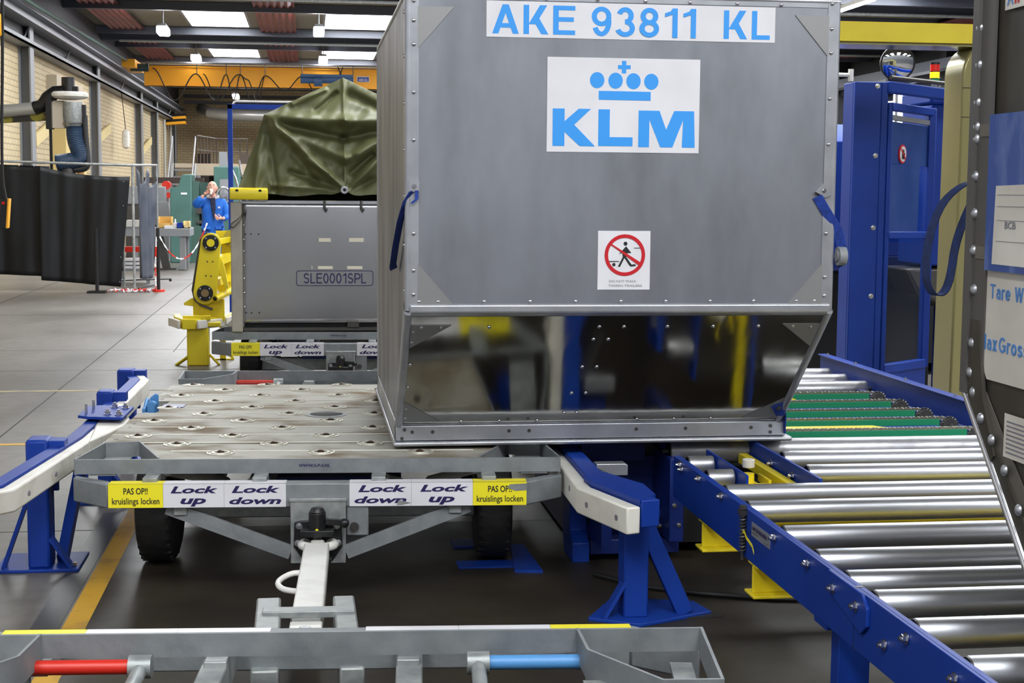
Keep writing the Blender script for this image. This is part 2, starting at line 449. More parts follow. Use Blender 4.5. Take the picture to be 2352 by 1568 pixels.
def glyph(c, t):
    h = t / 2; L = lambda *p: ribbon(p, t)
    q1 = (1 - h - .505) / 2; q2 = (.505 - h) / 2
    if c == 'A': th = t * 1.1; w = .74; return para(0, w / 2 - th / 2, th) + para(w - th, w / 2 - th / 2, th) + L((.17, .28), (w - .17, .28)), w
    if c == 'K': th = t * 1.3; return L((h, 0), (h, 1)) + para(t * .9, .66 - th, th, .34, 1) + [[(.70 - th, 0), (.70, 0), (.26 + th * .72, .62), (.26, .50)]], .70
    if c == 'E': return L((h, 0), (h, 1)) + L((t, h), (.62, h)) + L((t, .53), (.58, .53)) + L((t, 1 - h), (.62, 1 - h)), .62
    if c == 'L': return L((h, 0), (h, 1)) + L((t, h), (.54, h)), .54
    if c == 'P': return L((h, 0), (h, 1)) + L((t, 1 - h), (.36, 1 - h)) + L(*arc(.36, 1 - h - .24, .25, .24, 90, -90)) + L((t, .52 - h), (.36, .52 - h)), .62
    if c == 'S': return L(*(arc(.31, .505 + q1, .28 - h, q1, 20, 270) + arc(.31, h + q2, .31 - h, q2, 88, -160))), .62
    if c == 'T': return L((0, 1 - h), (.62, 1 - h)) + L((.31, 0), (.31, 1 - t)), .62
    if c == 'W': th = t * 1.05; return para(.18, 0, th) + para(.18, .46 - th / 2, th) + para(.74 - th, .46 - th / 2, th) + para(.74 - th, .92 - th, th), .92
    if c == 'M': th = t * 1.1; return L((h, 0), (h, 1)) + L((.76 - h, 0), (.76 - h, 1)) + para(.38 - th / 2, .02, th) + para(.38 - th / 2, .74 - th, th), .76
    if c == 'G': return L(*arc(.36, .5, .36 - h, .5 - h, 40, 330)) + L((.40, .46), (.72, .46)) + L((.72 - h, .12), (.72 - h, .46)), .72
    if c == '1': return L((.36, 0), (.36, 1)) + [[(.36 - h, 1), (.36 - h * .2, 1), (.30, .80), (.05, .70), (.05, .83), (.22, .90)]], .36 + h
    if c == '9': return L(*arc(.3, .67, .3 - h, .33 - h, 0, 360, 26)) + L(*arc(.3, .5, .3 - h, .5 - h, 8, -150)), .6
    if c == '3': return L(*arc(.29, .505 + q1, .26 - h, q1, 165, -90)) + L(*arc(.29, h + q2, .3 - h, q2, 90, -165)), .6
    if c == '8': return L(*arc(.3, .505 + q1, .27 - h, q1, 0, 360, 24)) + L(*arc(.3, h + q2, .3 - h, q2, 0, 360, 26)), .6
    if c == '0': return L(*arc(.29, .5, .29 - h, .5 - h, 0, 360, 28)), .58
    x = .73
    if c == 'a': return L(*arc(.25, x * .36, .24 - h, x * .36 - h, 0, 360, 22)) + L((.50 - h, 0), (.50 - h, x * .6)) + L(*arc(.26, x * .62, .24 - h, x * .38 - h, 0, 150)), .50
    if c == 'r': return L((h, 0), (h, x)) + L(*arc(.27, x * .6, .24 - h * .5, x * .4 - h, 175, 70)), .34
    if c == 'e': return L(*arc(.26, x / 2, .26 - h, x / 2 - h, 0, 320)) + L((h, x * .5), (.5, x * .5)), .52
    if c == 't': return L((.15, t * .6), (.15, .95)) + L((0, x - h), (.30, x - h)) + L((.15, h), (.30, h)), .30
    if c == 'o': return L(*arc(.26, x / 2, .26 - h, x / 2 - h, 0, 360, 24)), .52
    if c == 's':
        a, b = (x - h - .37) / 2, (.37 - h) / 2
        return L(*(arc(.24, .37 + a, .21 - h, a, 20, 270) + arc(.24, h + b, .24 - h, b, 88, -160))), .48
    if c == 'x': th = t * 1.2; return para(0, .48 - th, th, 0, x) + para(.48 - th, 0, th, 0, x), .48
    return [], .34
def strokes(s, ll, right, up, w, h, m, parent, t=.16, gap=.13, depth=.0008, name='lettering'):
    X = 0; polys = []
    for c in s:
        g, gw = glyph(c, t)
        polys += [[(X + p[0], p[1]) for p in q] for q in g]; X += gw + gap
    X -= gap
    return poly_text([[(p[0] * w / X, p[1] * h) for p in q] for q in polys], ll, right, up, m, parent, name, depth)
def smooth(pts, it=3):
    for _ in range(it):
        q = [pts[0]]
        for a, b in zip(pts, pts[1:]):
            a, b = Vector(a), Vector(b); q += [a * .75 + b * .25, a * .25 + b * .75]
        q.append(pts[-1]); pts = q
    return pts
# ================================================================ the hall
X0, X1, Y0, Y1, ZC = -5.5, 17.0, -6.0, 66.0, 5.7
floor = struct(MB().bx(X0 - .3, X1 + .3, Y0 - 6, Y1 + .3, -0.2, 0.0), 'floor', M_floor)
def line(name, pts, m, h=0.0015):
    mb = MB()
    for x0, x1, y0, y1 in pts: mb.bx(x0, x1, y0, y1, -0.01, h)
    return struct(mb, name, m, floor)
line('floor_lane', [(-.765, 3.3, -4, 6.64)], mat('dark_concrete', rgb(40, 35, 28), .55, 0, rgb(58, 51, 42), 2.2, lo=.35, hi=.7, rough2=.42), .0008)  # darker concrete along the dolly lane and under the conveyor
line('floor_stripe', [(-.845, -.765, .5, 7.6)], M_floorline)
line('floor_steel_strip', [(-.95, -.855, -.5, 7.0)], M_floorsteel, 0.002)
line('floor_stripe', [(-5.4, -.5, 11.30, 11.36)], M_floorpale)
line('floor_stripe', [(-5.4, -.95, 8.93, 8.99)], M_floorline)
line('floor_groove', [(-1.86, -1.848, 8.5, 60), (-1.25, -1.24, 14, 60), (-4.0, -3.985, 10, 60), (-5.4, 1.2, 6.64, 6.65), (-5.4, 9, 18.2, 18.215), (-5.4, 9, 25.2, 25.215), (-5.4, 3, 14.2, 14.21), (-5.4, 3, 12.6, 12.61)], M_groove, 0.0008)

wl = struct(MB().bx(X0 - .25, X0, Y0 + 14, Y1, 0, ZC), 'wall_left', M_brick)
wb = struct(MB().bx(X0 - .25, X1 + .25, Y1 - .6, Y1, 0, ZC), 'wall_back', M_brick)
wr = struct(MB().bx(X1, X1 + .25, Y0 + 14, Y1, 0, 3.55).bx(X1, X1 + .25, Y0 + 14, Y1, 4.45, ZC), 'wall_right', M_beamdark)
# pillars along the left wall: steel H-columns standing against the brick
for y in (11.6, 20.9, 30.2, 39.6, 49.6, 54.6, 62.0):
    struct(MB().bx(X0, X0 + .03, y - .2, y + .2, 0, 4.6).bx(X0 + .03, X0 + .2, y - .02, y + .02, 0, 4.6).bx(X0 + .2, X0 + .23, y - .2, y + .2, 0, 4.6), 'wall_pillar', M_greypaint, wl)
for y in (58.2, 60.8):
    struct(MB().cyl((X0 + .12, y, 0), (X0 + .12, y, 4.1), .05, 10), 'drain_pipe', M_duct, wl)
struct(MB().bx(X0, X0 + .28, 8.5, 61, 4.20, 4.235).bx(X0 + .25, X0 + .28, 8.5, 61, 4.20, 4.30), 'cable_tray', M_greypaint, wl)
mb = MB()
for y in range(10, 61, 5): mb.bar((X0 + .05, y, 4.22), (X0 + .22, y + .1, 4.62), .06, .03)
struct(mb, 'tray_brackets', M_greypaint, wl)
struct(MB().bx(X0, X0 + .10, 8.5, 65, 4.30, ZC), 'upper_wall_cladding', M_beamdark, wl)
struct(MB().bx(X0 + .1, X0 + .42, 8.5, 65, 4.80, 4.83).bx(X0 + .23, X0 + .26, 8.5, 65, 4.62, 4.80).bx(X0 + .1, X0 + .42, 8.5, 65, 4.58, 4.62).bx(X0 + .2, X0 + .29, 8.5, 65, 4.83, 4.87), 'crane_rail_beam', M_greypaint, wl)
struct(MB().tube([(X0 + .5, 8.5, 4.86), (X0 + .5, 29, 4.86), (X0 + .52, 46, 5.08)], .035, 8), 'compressed_air_pipe', M_tealdark, wl)
# wall windows of the right hand wall, with glazing bars
k = 1
for i in range(9):
    y0 = 26 + i * 4.4
    w = struct(MB().bx(X1 + .02, X1 + .06, y0, y0 + 4.2, 3.55, 4.45), 'window_%d' % k, M_winpane); k += 1
    mb = MB()
    for j in range(4): mb.bx(X1 - .02, X1 + .03, y0 + j * 1.4 - .05, y0 + j * 1.4 + .05, 3.55, 4.45)
    mb.bx(X1 - .02, X1 + .03, y0, y0 + 4.2, 3.97, 4.03)
    struct(mb, 'window_frame', M_greypaint, w)
for z in (3.3, 4.6, 4.95): struct(MB().bx(X1 - .3, X1 - .1, 10, 65, z, z + .14), 'wall_rail', M_beam, wr)
struct(MB().bx(X1 - 1.0, X1 - .6, 10, 65, 4.7, 4.95), 'crane_rail_beam', M_beam, wr)
for y in (30, 38, 46, 54): struct(MB().bx(X1 - .35, X1, y - .15, y + .15, 0, ZC), 'wall_pillar', M_beamdark, wr)

# ceiling with rooflights
cols = [(-2.95, -1.5), (.45, 2.1), (4.0, 5.6), (7.6, 9.2), (11.2, 12.8)]
rows = [(-3.2, 1.3), (8.6, 12.6), (16.6, 21.4), (25.9, 30.7), (35.2, 40.0), (44.4, 49.0), (53.5, 58.0)]  # second row is unseen, added to light the tarpaulin and yellow arm
mb = MB(); xs = [X0 - .25] + [v for c in cols for v in c] + [X1 + .25]
for i in range(0, len(xs), 2): mb.bx(xs[i], xs[i + 1], Y0 + 2, Y1, ZC, ZC + .12)
ys = [Y0 + 2] + [v for r in rows for v in r] + [Y1]
for c in cols:
    if c[0] < -2: mb.bx(c[0], c[1], 8.6, 12.6, ZC, ZC + .12)  # unseen left pane of the added row closed to dim the floor
    for i in range(0, len(ys), 2): mb.bx(c[0], c[1], ys[i], ys[i + 1], ZC, ZC + .12)
ceil = struct(mb, 'ceiling', mat('ceiling_deck', rgb(112, 106, 92), 0.7))
for c in cols:
    for r in rows:
        if r[0] == 8.6 and c[0] < -2: continue
        w = struct(MB().bx(c[0], c[1], r[0], r[1], ZC + .0, ZC + .03), 'window_%d' % k, M_skypane); k += 1
        mb = MB()
        mb.bx(c[0] - .06, c[0], r[0], r[1], ZC - .005, ZC + .1).bx(c[1], c[1] + .06, r[0], r[1], ZC - .005, ZC + .1)
        mb.bx(c[0], c[1], r[0] - .06, r[0], ZC - .005, ZC + .1).bx(c[0], c[1], r[1], r[1] + .06, ZC - .005, ZC + .1)
        struct(mb, 'window_frame', M_greypaint, w)
t = 1
for y in (3.8, 13.1, 22.4, 31.75, 41.1, 50.3, 59.5):
    struct(MB().bx(X0, X1, y - .12, y + .12, 5.39, 5.42).bx(X0, X1, y - .015, y + .015, 5.42, 5.64).bx(X0, X1, y - .12, y + .12, 5.64, 5.69), 'trim_%d' % t, M_beam); t += 1
for y in (40.3, 49.25, 31.0, 58.3, 34.9, 44.1):
    struct(MB().bx(X0, X1, y - .08, y + .08, 5.50, 5.69), 'trim_%d' % t, M_beam); t += 1
for y in (31.5, 40.85, 44.9):
    struct(MB().tube([(X0 + .6, y, 5.37 if y < 44 else 5.12), (X1 - 1, y, 5.37 if y < 44 else 5.12)], .035, 8), 'trim_%d' % t, M_galv); t += 1
# red corrugated panels hung under the roof deck
def corr(x0, x1, y0, y1, z):
    pts = []; n = 12
    for i in range(n + 1):
        x = x0 + (x1 - x0) * i / n; pts.append((x, z + (0.05 if i % 2 else 0)))
    pts2 = [(x, zz + .02) for x, zz in reversed(pts)]
    mb = MB()
    for i in range(n):
        a, b = pts[i], pts[i + 1]
        mb.hexa([(a[0], y0, a[1]), (b[0], y0, b[1]), (b[0], y1, b[1]), (a[0], y1, a[1]), (a[0], y0, a[1] + .012), (b[0], y0, b[1] + .012), (b[0], y1, b[1] + .012), (a[0], y1, a[1] + .012)])
    return mb
for x0, x1 in ((-5.0, -4.15), (-1.2, -.28), (15.0, 16.4)):
    for y0, y1 in ((32.0, 40.6), (41.6, 49.8)):
        struct(corr(x0, x1, y0, y1, 5.58), 'trim_%d' % t, M_redpanel); t += 1
# ventilation duct and beams on the back wall
struct(MB().tube([(-4.45, 64.9, 4.85), (-4.3, 63, 4.72), (-3.9, 62, 4.55), (-3.2, 61.8, 4.48), (-.8, 61.8, 4.46), (3, 61.8, 4.46)], .24, 14), 'trim_%d' % t, M_duct); t += 1
for z in (4.95, 5.2): struct(MB().bx(X0 + .5, X1, 62.5, 62.8, z, z + .12), 'trim_%d' % t, M_beamdark); t += 1
struct(MB().bx(-4.7, -4.15, 65.25, 65.42, 0, 3.0), 'door_1', M_brown, None)
struct(MB().bx(-1.75, .6, 65.2, 65.42, 0, 4.3), 'door_2', M_beamdark, None)
struct(MB().bx(1.2, X1, 63.0, 65.4, 0, 3.2), 'trim_%d' % t, M_beamdark); t += 1

# hanging high-bay lamps
def lamp(x, y, z, label, w=.46, l=.75):
    o = thing('high_bay_lamp', label, 'lamp', (x, y, z), group='roof lamps')
    h = build(MB().prism([(x - .12, z + .11), (x - .08, z + .17), (x + .08, z + .17), (x + .12, z + .11)], 'y', y - l / 2, y + l / 2), 'housing', M_greypaint, o)
    build(MB().bx(x - .125, x + .125, y - l / 2, y + l / 2, z - .06, z + .11), 'diffuser', M_lamp, o, bevel=.03)
    build(MB().cyl((x, y, z + .16), (x, y, 5.72), .015, 8), 'hanger', M_greypaint, o)
lamp(-3.32, 36.0, 5.12, 'lit roof lamp nearest the left wall under the first rooflight')
lamp(.27, 36.0, 5.18, 'lit roof lamp hanging beside the central red roof panel, the nearer one')
lamp(-3.15, 44.0, 5.18, 'lit roof lamp just above the left end of the orange crane beam')
lamp(.45, 44.0, 5.2, 'lit roof lamp just above the middle of the orange crane beam')
lamp(-2.77, 59.5, 5.05, 'small lit lamp glowing below the orange crane beam')
def tubelamp(x, y, z, label):
    o = thing('fluorescent_lamp', label, 'lamp', (x, y, z))
    build(MB().prism([(x - .09, z), (x - .04, z + .09), (x + .04, z + .09), (x + .09, z)], 'y', y - 1.6, y + 1.6), 'housing', M_white, o)
    build(MB().cyl((x, y - 1.55, z - .02), (x, y + 1.55, z - .02), .025, 10), 'tube', M_lamp, o)
    build(MB().cyl((x, y - 1, z + .09), (x, y - 1, 5.72), .01, 6).cyl((x, y + 1, z + .09), (x, y + 1, 5.72), .01, 6), 'hanger', M_greypaint, o)
tubelamp(11.0, 30.0, 5.3, 'long fluorescent lamp under the roof right of the big aluminium container')
# ================================================================ cargo dollies
M_ridge = mat('deck_edge_highlight', rgb(176, 174, 162), .4, .4)  # lighter tone paints in the light caught by the raised lips
M_flange = mat('worn_caster_flange', rgb(176, 172, 158), .4, .5)
def make_dolly(loc, ang, label, deck=True, sticker_face=True, casters=True, lever=True, L=2.72, drawbar=False):
    a = math.radians(ang)
    o = thing('cargo_dolly', label, 'cargo dolly', loc, a, group='airport cargo dollies in the train', local=True)
    g = M_galv
    for y, s in ((0, 1), (L, -1)):
        build(MB().bx(-.893, .893, y - .005, y + .005, .452, .506), 'end_rail', M_galv_old, o)
    # corner rings of bent plate
    rear = [(-.893, .0), (-.855, .36), (-.73, .385), (-.60, .02)]
    front = [(.60, L), (.607, L - .16), (.74, L - .37), (.868, L - .37), (.893, L)]
    for sx in (1, -1):
        build(MB().wall([(sx * x, y) for x, y in rear], .448, .508, .007 * sx), 'corner_bracket', M_galv_old, o)
        build(MB().wall([(sx * x, y) for x, y in front], .440, .508, .007 * sx), 'corner_bracket', M_galv_old, o)
        build(MB().bx(sx * .80 - .05, sx * .80 + .05, .0, .34, .445, .455), 'bracket_floor', M_galv, o)
        build(MB().bar((sx * .66, L - .10, .43), (sx * .86, L - .30, .43), .06, .012).bar((sx * .84, L - .02, .425), (sx * .81, L - .36, .425), .05, .012), 'bracket_floor', M_galv, o)
    if deck:
        mb = MB(); n = 11; y0, y1 = .012, 2.17; p = (y1 - y0) / n
        for i in range(n):
            a0, a1 = y0 + i * p, y0 + (i + 1) * p - .0015
            for b0, b1 in ((a0, min(a1, .37)), (max(a0, .392), a1)):
                if b1 - b0 < .01: continue
                if b1 <= .371:
                    w0 = .595 + (.73 - .60) * b0 / .385; w1 = .595 + (.73 - .60) * b1 / .385
                    mb.prism([(-w0, b0), (w0, b0), (w1, b1), (-w1, b1)], 'z', .462, .499)
                else:
                    if b0 < 1.52 and b1 > 1.28:
                        mb.bx(-.795, .875, b0, b1, .462, .499)
                    else:
                        mb.bx(-.875, .875, b0, b1, .462, .499)
        build(mb, 'deck', M_deck, o)
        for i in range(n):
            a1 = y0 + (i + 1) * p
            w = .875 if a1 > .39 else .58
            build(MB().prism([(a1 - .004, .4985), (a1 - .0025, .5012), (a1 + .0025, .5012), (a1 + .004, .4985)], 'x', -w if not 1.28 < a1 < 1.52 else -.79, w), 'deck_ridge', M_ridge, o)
        build(MB().bx(-.86, .86, .39, 2.16, .45, .464).bx(-.6, .6, .02, .39, .45, .464), 'deck_underlay', M_galv, o)
        hole = build(MB().cyl((-.035, 1.144, .499), (-.035, 1.144, .5008), .075, 28), 'lock_hole', M_dark, o)
        build(MB().lathe([(.074, 0), (.09, 0), (.092, .0025), (.074, .003), (.074, 0)], (-.035, 1.144, .4985), n=28, caps=False), 'rim', M_galv_old, hole)
        if casters:
            fm = MB().lathe([(.055, -.001), (.054, .003), (.049, .0035), (.047, .0005), (.038, .0005), (.036, .0045), (.026, .005), (.023, .001), (.017, .001)], (0, 0, 0), n=24).mesh('ball_caster')
            bm_ = MB().sph((0, 0, -.006), .0185, 16).mesh('ball'); fm.materials.append(M_flange)
            bmat = mat('rusty_ball', rgb(70, 52, 42), .4, .5)
            bm_.materials.append(bmat)
            for r in range(11):
                y = .165 + .2 * r
                xs = [-.765 + .379 * i for i in range(5)] if r % 2 == 0 else [-.58 + .379 * i for i in range(4)]
                for x in xs:
                    if r == 0 and abs(x) > .5: continue
                    if abs(x + .035) < .1 and abs(y - 1.144) < .1: continue
                    c = bpy.data.objects.new('ball_caster', fm); COL.objects.link(c); c.parent = o; c.location = (x, y, .4988)
                    b = bpy.data.objects.new('ball', bm_); COL.objects.link(b); b.parent = c
        # small dark deck screws down the left edge
        scatter(MB().cyl((0, 0, 0), (0, 0, .0015), .009, 10).mesh('deck_screw'), 'deck_screw', M_dsteel, o, [(-.84, y, .4992) for y in (.5, .62, .8, .9, 1.0, 1.2, 1.65, 1.8, 1.95)])
        lt = build(MB().prism([(1.34, .44), (1.50, .44), (1.50, .50), (1.46, .535), (1.42, .53), (1.38, .505), (1.34, .50)], 'x', -.884, -.87).prism([(-.87, .46), (-.83, .46), (-.83, .52), (-.845, .53), (-.87, .52)], 'y', 1.38, 1.395).cyl((-.85, 1.40, .505), (-.85, 1.47, .505), .014, 12).prism([(-.87, .46), (-.83, .46), (-.83, .545), (-.845, .55), (-.87, .53)], 'y', 1.475, 1.49), 'side_lock', M_lblue, o, bevel=.006)
        build(MB().bx(-.80, -.70, 1.36, 1.46, .5, .503), 'lock_slot', M_bluedark, lt)
    # bumper with angled ends, rear at -y, front beyond L
    def bumper(yf, yb, s):
        mb = MB()
        mb.bx(-.757, .757, min(yf, yb), max(yf, yb), .35, .438)
        for sx in (1, -1):
            p = [(sx * .757, yf), (sx * .905, yb + (yb - yf) * 1.1), (sx * .905, yb + (yb - yf) * 1.9), (sx * .757, yb)]
            mb.prism(p, 'z', .35, .438)
        return build(mb, 'bumper', M_galv_old, o, bevel=.005)
    bumper(-.131, -.068, 1); bumper(L + .262, L + .20, -1)
    for x in (-.61, -.215, .218, .625):
        build(MB().bx(x - .026, x + .026, -.10, .0, .428, .455), 'bumper_tab', M_galv, o, bevel=.003)
        build(MB().bx(x - .026, x + .026, L - .02, L + .21, .415, .445), 'bumper_tab', M_galv, o, bevel=.003)
    # warning stickers wrapped over the top edge
    yy = -.1318
    S = [(-.753, -.557, M_stickyellow, 'y'), (-.557, -.339, M_sticker, 'up'), (-.339, -.116, M_sticker, 'down'), (.113, .339, M_sticker, 'down'), (.339, .564, M_sticker, 'up'), (.564, .762, M_stickyellow, 'y')]
    for x0, x1, m, kind in S:
        st = build(MB().bx(x0, x1 - .001, yy, yy + .002, .352, .4392).bx(x0, x1 - .001, yy, -.070, .4378, .4392), 'warning_sticker' if kind == 'y' else 'instruction_sticker', m, o,
                   label='yellow sticker reading PAS OP!! kruislings locken' if kind == 'y' else 'white sticker reading Lock ' + kind)
        R, U = (1, 0, 0), (0, 0, 1); w = x1 - x0
        if kind == 'y':
            text('PAS OP!!', (x0 + w * .28, yy, .401), R, U, w * .44, .024, M_ink, st, bold=.018)
            text('kruislings locken', (x0 + w * .07, yy, .3575), R, U, w * .86, .031, M_ink, st, bold=.012)
        else:
            text('Lock', (x0 + w * (.12 if x0 < 0 else .14), yy, .404), R, U, w * .78, .026, M_navy, st, bold=.035, shear=.25)
            if kind == 'up': text('up', (x0 + w * .28, yy, .3555), R, U, w * .42, .030, M_navy, st, bold=.035, shear=.25)
            else: text('down', (x0 + w * .08, yy, .3625), R, U, w * .84, .026, M_navy, st, bold=.035, shear=.25)
    # front bumper carries the same stickers on its top and outer face
    for x0, x1, m, kind in S:
        build(MB().bx(x0, x1 - .001, L + .202, L + .2632, .4378, .4392).bx(x0, x1 - .001, L + .2612, L + .2632, .352, .4392), 'warning_sticker' if kind == 'y' else 'instruction_sticker', m, o)
    text('WWW.S-P-S.NL', (-.078, -.0052, .475), (1, 0, 0), (0, 0, 1), .115, .0115, M_navy, o, bold=.03, shear=.2, name='web_address_lettering')
    # towing hitch
    hp = build(MB().bx(-.1, .1, -.150, -.134, .145, .375).bx(-.105, .105, -.152, -.10, .372, .386), 'hitch_plate', M_galv, o, bevel=.003)
    hc = MB().prism([(-.085, .30), (-.062, .306), (.062, .306), (.085, .30), (.088, .21), (.05, .155), (-.05, .155), (-.088, .21)], 'y', -.165, -.150)
    hc.prism([(-.06, .285), (.06, .285), (.06, .262), (-.06, .262)], 'y', -.235, -.15).prism([(-.05, .185), (.05, .185), (.05, .165), (-.05, .165)], 'y', -.235, -.15)
    hc.cyl((0, -.195, .265), (0, -.195, .345), .031, 18).cyl((0, -.195, .345), (0, -.195, .362), .031, 18, .02)
    co = build(hc, 'coupling', M_black, o, bevel=.003)
    build(MB().cyl((0, -.195, .16), (0, -.195, .30), .016, 12), 'coupling_pin', M_dsteel, co)
    build(MB().bar((.03, -.20, .312), (.085, -.20, .308), .022, .02).sph((.097, -.20, .305), .018, 12), 'coupling_lever', M_black, co)
    build(MB().cyl((0, -.2265, .285), (0, -.229, .285), .006, 10), 'indicator_dot', M_stickyellow, co)
    scatter(bolt_mesh(.009, .009), 'bolt', M_steel, o, [basis((1, 0, 0), (0, 0, 1), (0, -1, 0), p) for p in ((-.068, -.165, .288), (.068, -.165, .288), (.074, -.165, .225), (-.074, -.165, .225))])
    lp = build(MB().bx(.1, .182, -.125, -.113, .24, .352), 'lug_plate', M_galv_old, o, bevel=.008)
    build(MB().cyl((.13, -.125, .275), (.13, -.134, .275), .017, 18), 'lug_pin', M_dsteel, lp)
    for sx in (-1, 1):
        build(MB().bar((sx * .55, -.09, .345), (sx * .1, -.14, .185), .012, .052, (0, 0, 1)), 'hitch_brace', M_galv_old, o)
        build(MB().bx(sx * .50 - .024, sx * .50 + .024, -.11, -.06, .318, .352), 'bumper_stub', M_galv, o, bevel=.003)
    # chassis
    for sx in (-1, 1):
        build(MB().bx(sx * .22 - .03, sx * .22 + .03, -.07, L + .2, .36, .43), 'chassis_beam', M_galv, o, bevel=.004)
        build(MB().bx(sx * .62 - .025, sx * .62 + .025, .15, L - .2, .40, .452), 'side_beam', M_galv, o)
        build(MB().tube([(sx * .58, .12, .44), (sx * .42, .62, .30)], .02, 10).tube([(sx * .24, .05, .42), (sx * .34, .62, .28)], .018, 10), 'strut', M_white, o)
    for y in (.52, 2.2):
        build(MB().bx(-.6, .6, y - .05, y + .05, .18, .27), 'axle', M_galv, o, bevel=.006)
        build(MB().bx(-.3, .3, y - .12, y + .12, .27, .36), 'axle_mount', M_bluedark if y < 1 else M_galv, o)
        for sx in (-1, 1):
            w = build(MB().cyl((sx * .625, y, .225), (sx * .72, y, .225), .105, 22), 'wheel', M_galv, o)
            mb = MB().lathe([(.11, -.068), (.185, -.073), (.212, -.064), (.225, -.045), (.226, 0), (.225, .045), (.212, .064), (.185, .073), (.11, .068)], (sx * .672, y, .2265), (1, 0, 0), 40)
            for q in range(30):
                an = 2 * PI * q / 30
                c = Vector((sx * .672, y + .2195 * math.cos(an), .2265 + .2195 * math.sin(an)))
                if q % 1 == 0 and c.z > .012: mb.bar(c + Vector((-.062, 0, 0)), c + Vector((-.012, 0, 0)), .016, .012, (0, math.cos(an), math.sin(an))).bar(c + Vector((.012, 0, 0)), c + Vector((.062, 0, 0)), .016, .012, (0, math.cos(an), math.sin(an)))
            build(mb, 'tyre', M_rubber, w)
    if lever:
        for sx, m, nm in ((-1, M_redpaint, 'red_lever'), (1, M_lblue, 'blue_lever')):
            build(MB().cyl((sx * .63, L - .045, .444), (sx * .40, L - .045, .444), .0165, 14), nm, m, o)
            build(MB().cyl((sx * .40, L - .045, .444), (sx * .35, L - .045, .444), .026, 16).cyl((sx * .375, L - .045, .44), (sx * .375, 2.15, .41), .017, 12), 'lever_rod', M_galv, o)
            build(MB().bx(sx * .65 - .03, sx * .65 + .03, L - .30, L - .02, .385, .435), 'lever_bracket', M_galv, o, bevel=.006)
    return o

main = make_dolly((.038, 5.524, 0), -3.6, 'galvanised cargo dolly under the big aluminium container, with bare ball-caster deck')
build(MB().prism([(.285, .356), (.292, .374), (.337, .364), (.30, .356)], 'y', -.1336, -.1320), 'torn_patch', M_galv, main)
build(MB().prism([(.69, .418), (.70, .43), (.762, .433), (.762, .408), (.72, .405)], 'y', -.1332, -.1318), 'scuffed_patch', M_galv, main)
near = make_dolly((-.197, .607, 0), -4.2, 'nearest galvanised cargo dolly along the bottom edge, coupled by a white drawbar', casters=False)
make_dolly((.225, 10.52, 0), -3.3, 'farther galvanised cargo dolly carrying the tarp-covered silver crate', casters=False)

# drawbar of the nearest dolly, hooked into the dolly in front
inv = (Matrix.Translation((-.197, .607, 0)) @ Matrix.Rotation(math.radians(-4.2), 4, 'Z')).inverted()
def NP(x, y, z): return inv @ Vector((x, y, z))
for x0, x1 in ((-.150, -.083), (.062, .122)):
    b = MB().hexa([NP(x0 + .006, 3.5, .27), NP(x1 + .006, 3.5, .27), NP(x1, 4.15, .25), NP(x0, 4.15, .25), NP(x0 + .006, 3.5, .36), NP(x1 + .006, 3.5, .36), NP(x1, 4.15, .36), NP(x0, 4.15, .36)])
    build(b, 'drawbar_bracket', M_galv, near, bevel=.006)
build(MB().bar(NP(-.13, 4.0, .358), NP(.12, 3.99, .358), .05, .02), 'bracket_plate', M_galv, near, bevel=.003)
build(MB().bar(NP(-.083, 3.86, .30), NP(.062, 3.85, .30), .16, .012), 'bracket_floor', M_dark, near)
db = MB()
p0, p1 = NP(-.014, 3.93, .315), NP(.022, 5.17, .245)
db.bar(p0, p1, .088, .05)
db.bar(p1, NP(.026, 5.30, .235), .05, .03)
d = build(db, 'drawbar', M_white, near, bevel=.006)
cen = NP(.028, 5.335, .225)
build(MB().tube([cen + Vector((.057 * math.cos(2 * PI * i / 28), .05 * math.sin(2 * PI * i / 28), 0)) for i in range(28)], .017, 12, True), 'tow_eye', M_white, d)
hb = NP(-.03, 4.62, .285)
build(MB().tube(smooth([NP(-.03, 4.72, .28), NP(-.06, 4.72, .28), NP(-.095, 4.69, .27), NP(-.104, 4.65, .265), NP(-.09, 4.60, .262), NP(-.06, 4.56, .265), NP(-.03, 4.54, .268)], 2), .0095, 10), 'loop_handle', M_white, d)
build(MB().bar(NP(-.075, 3.86, .338), NP(.055, 3.85, .338), .03, .012).bar(NP(-.03, 3.83, .345), NP(-.03, 3.76, .345), .02, .02), 'hinge_plate', M_white, near)
build(MB().cyl(NP(-.015, 3.80, .33), NP(-.015, 3.80, .375), .016, 6).cyl(NP(.012, 3.79, .345), NP(.012, 3.85, .345), .012, 6), 'hinge_bolt', M_steel, near)
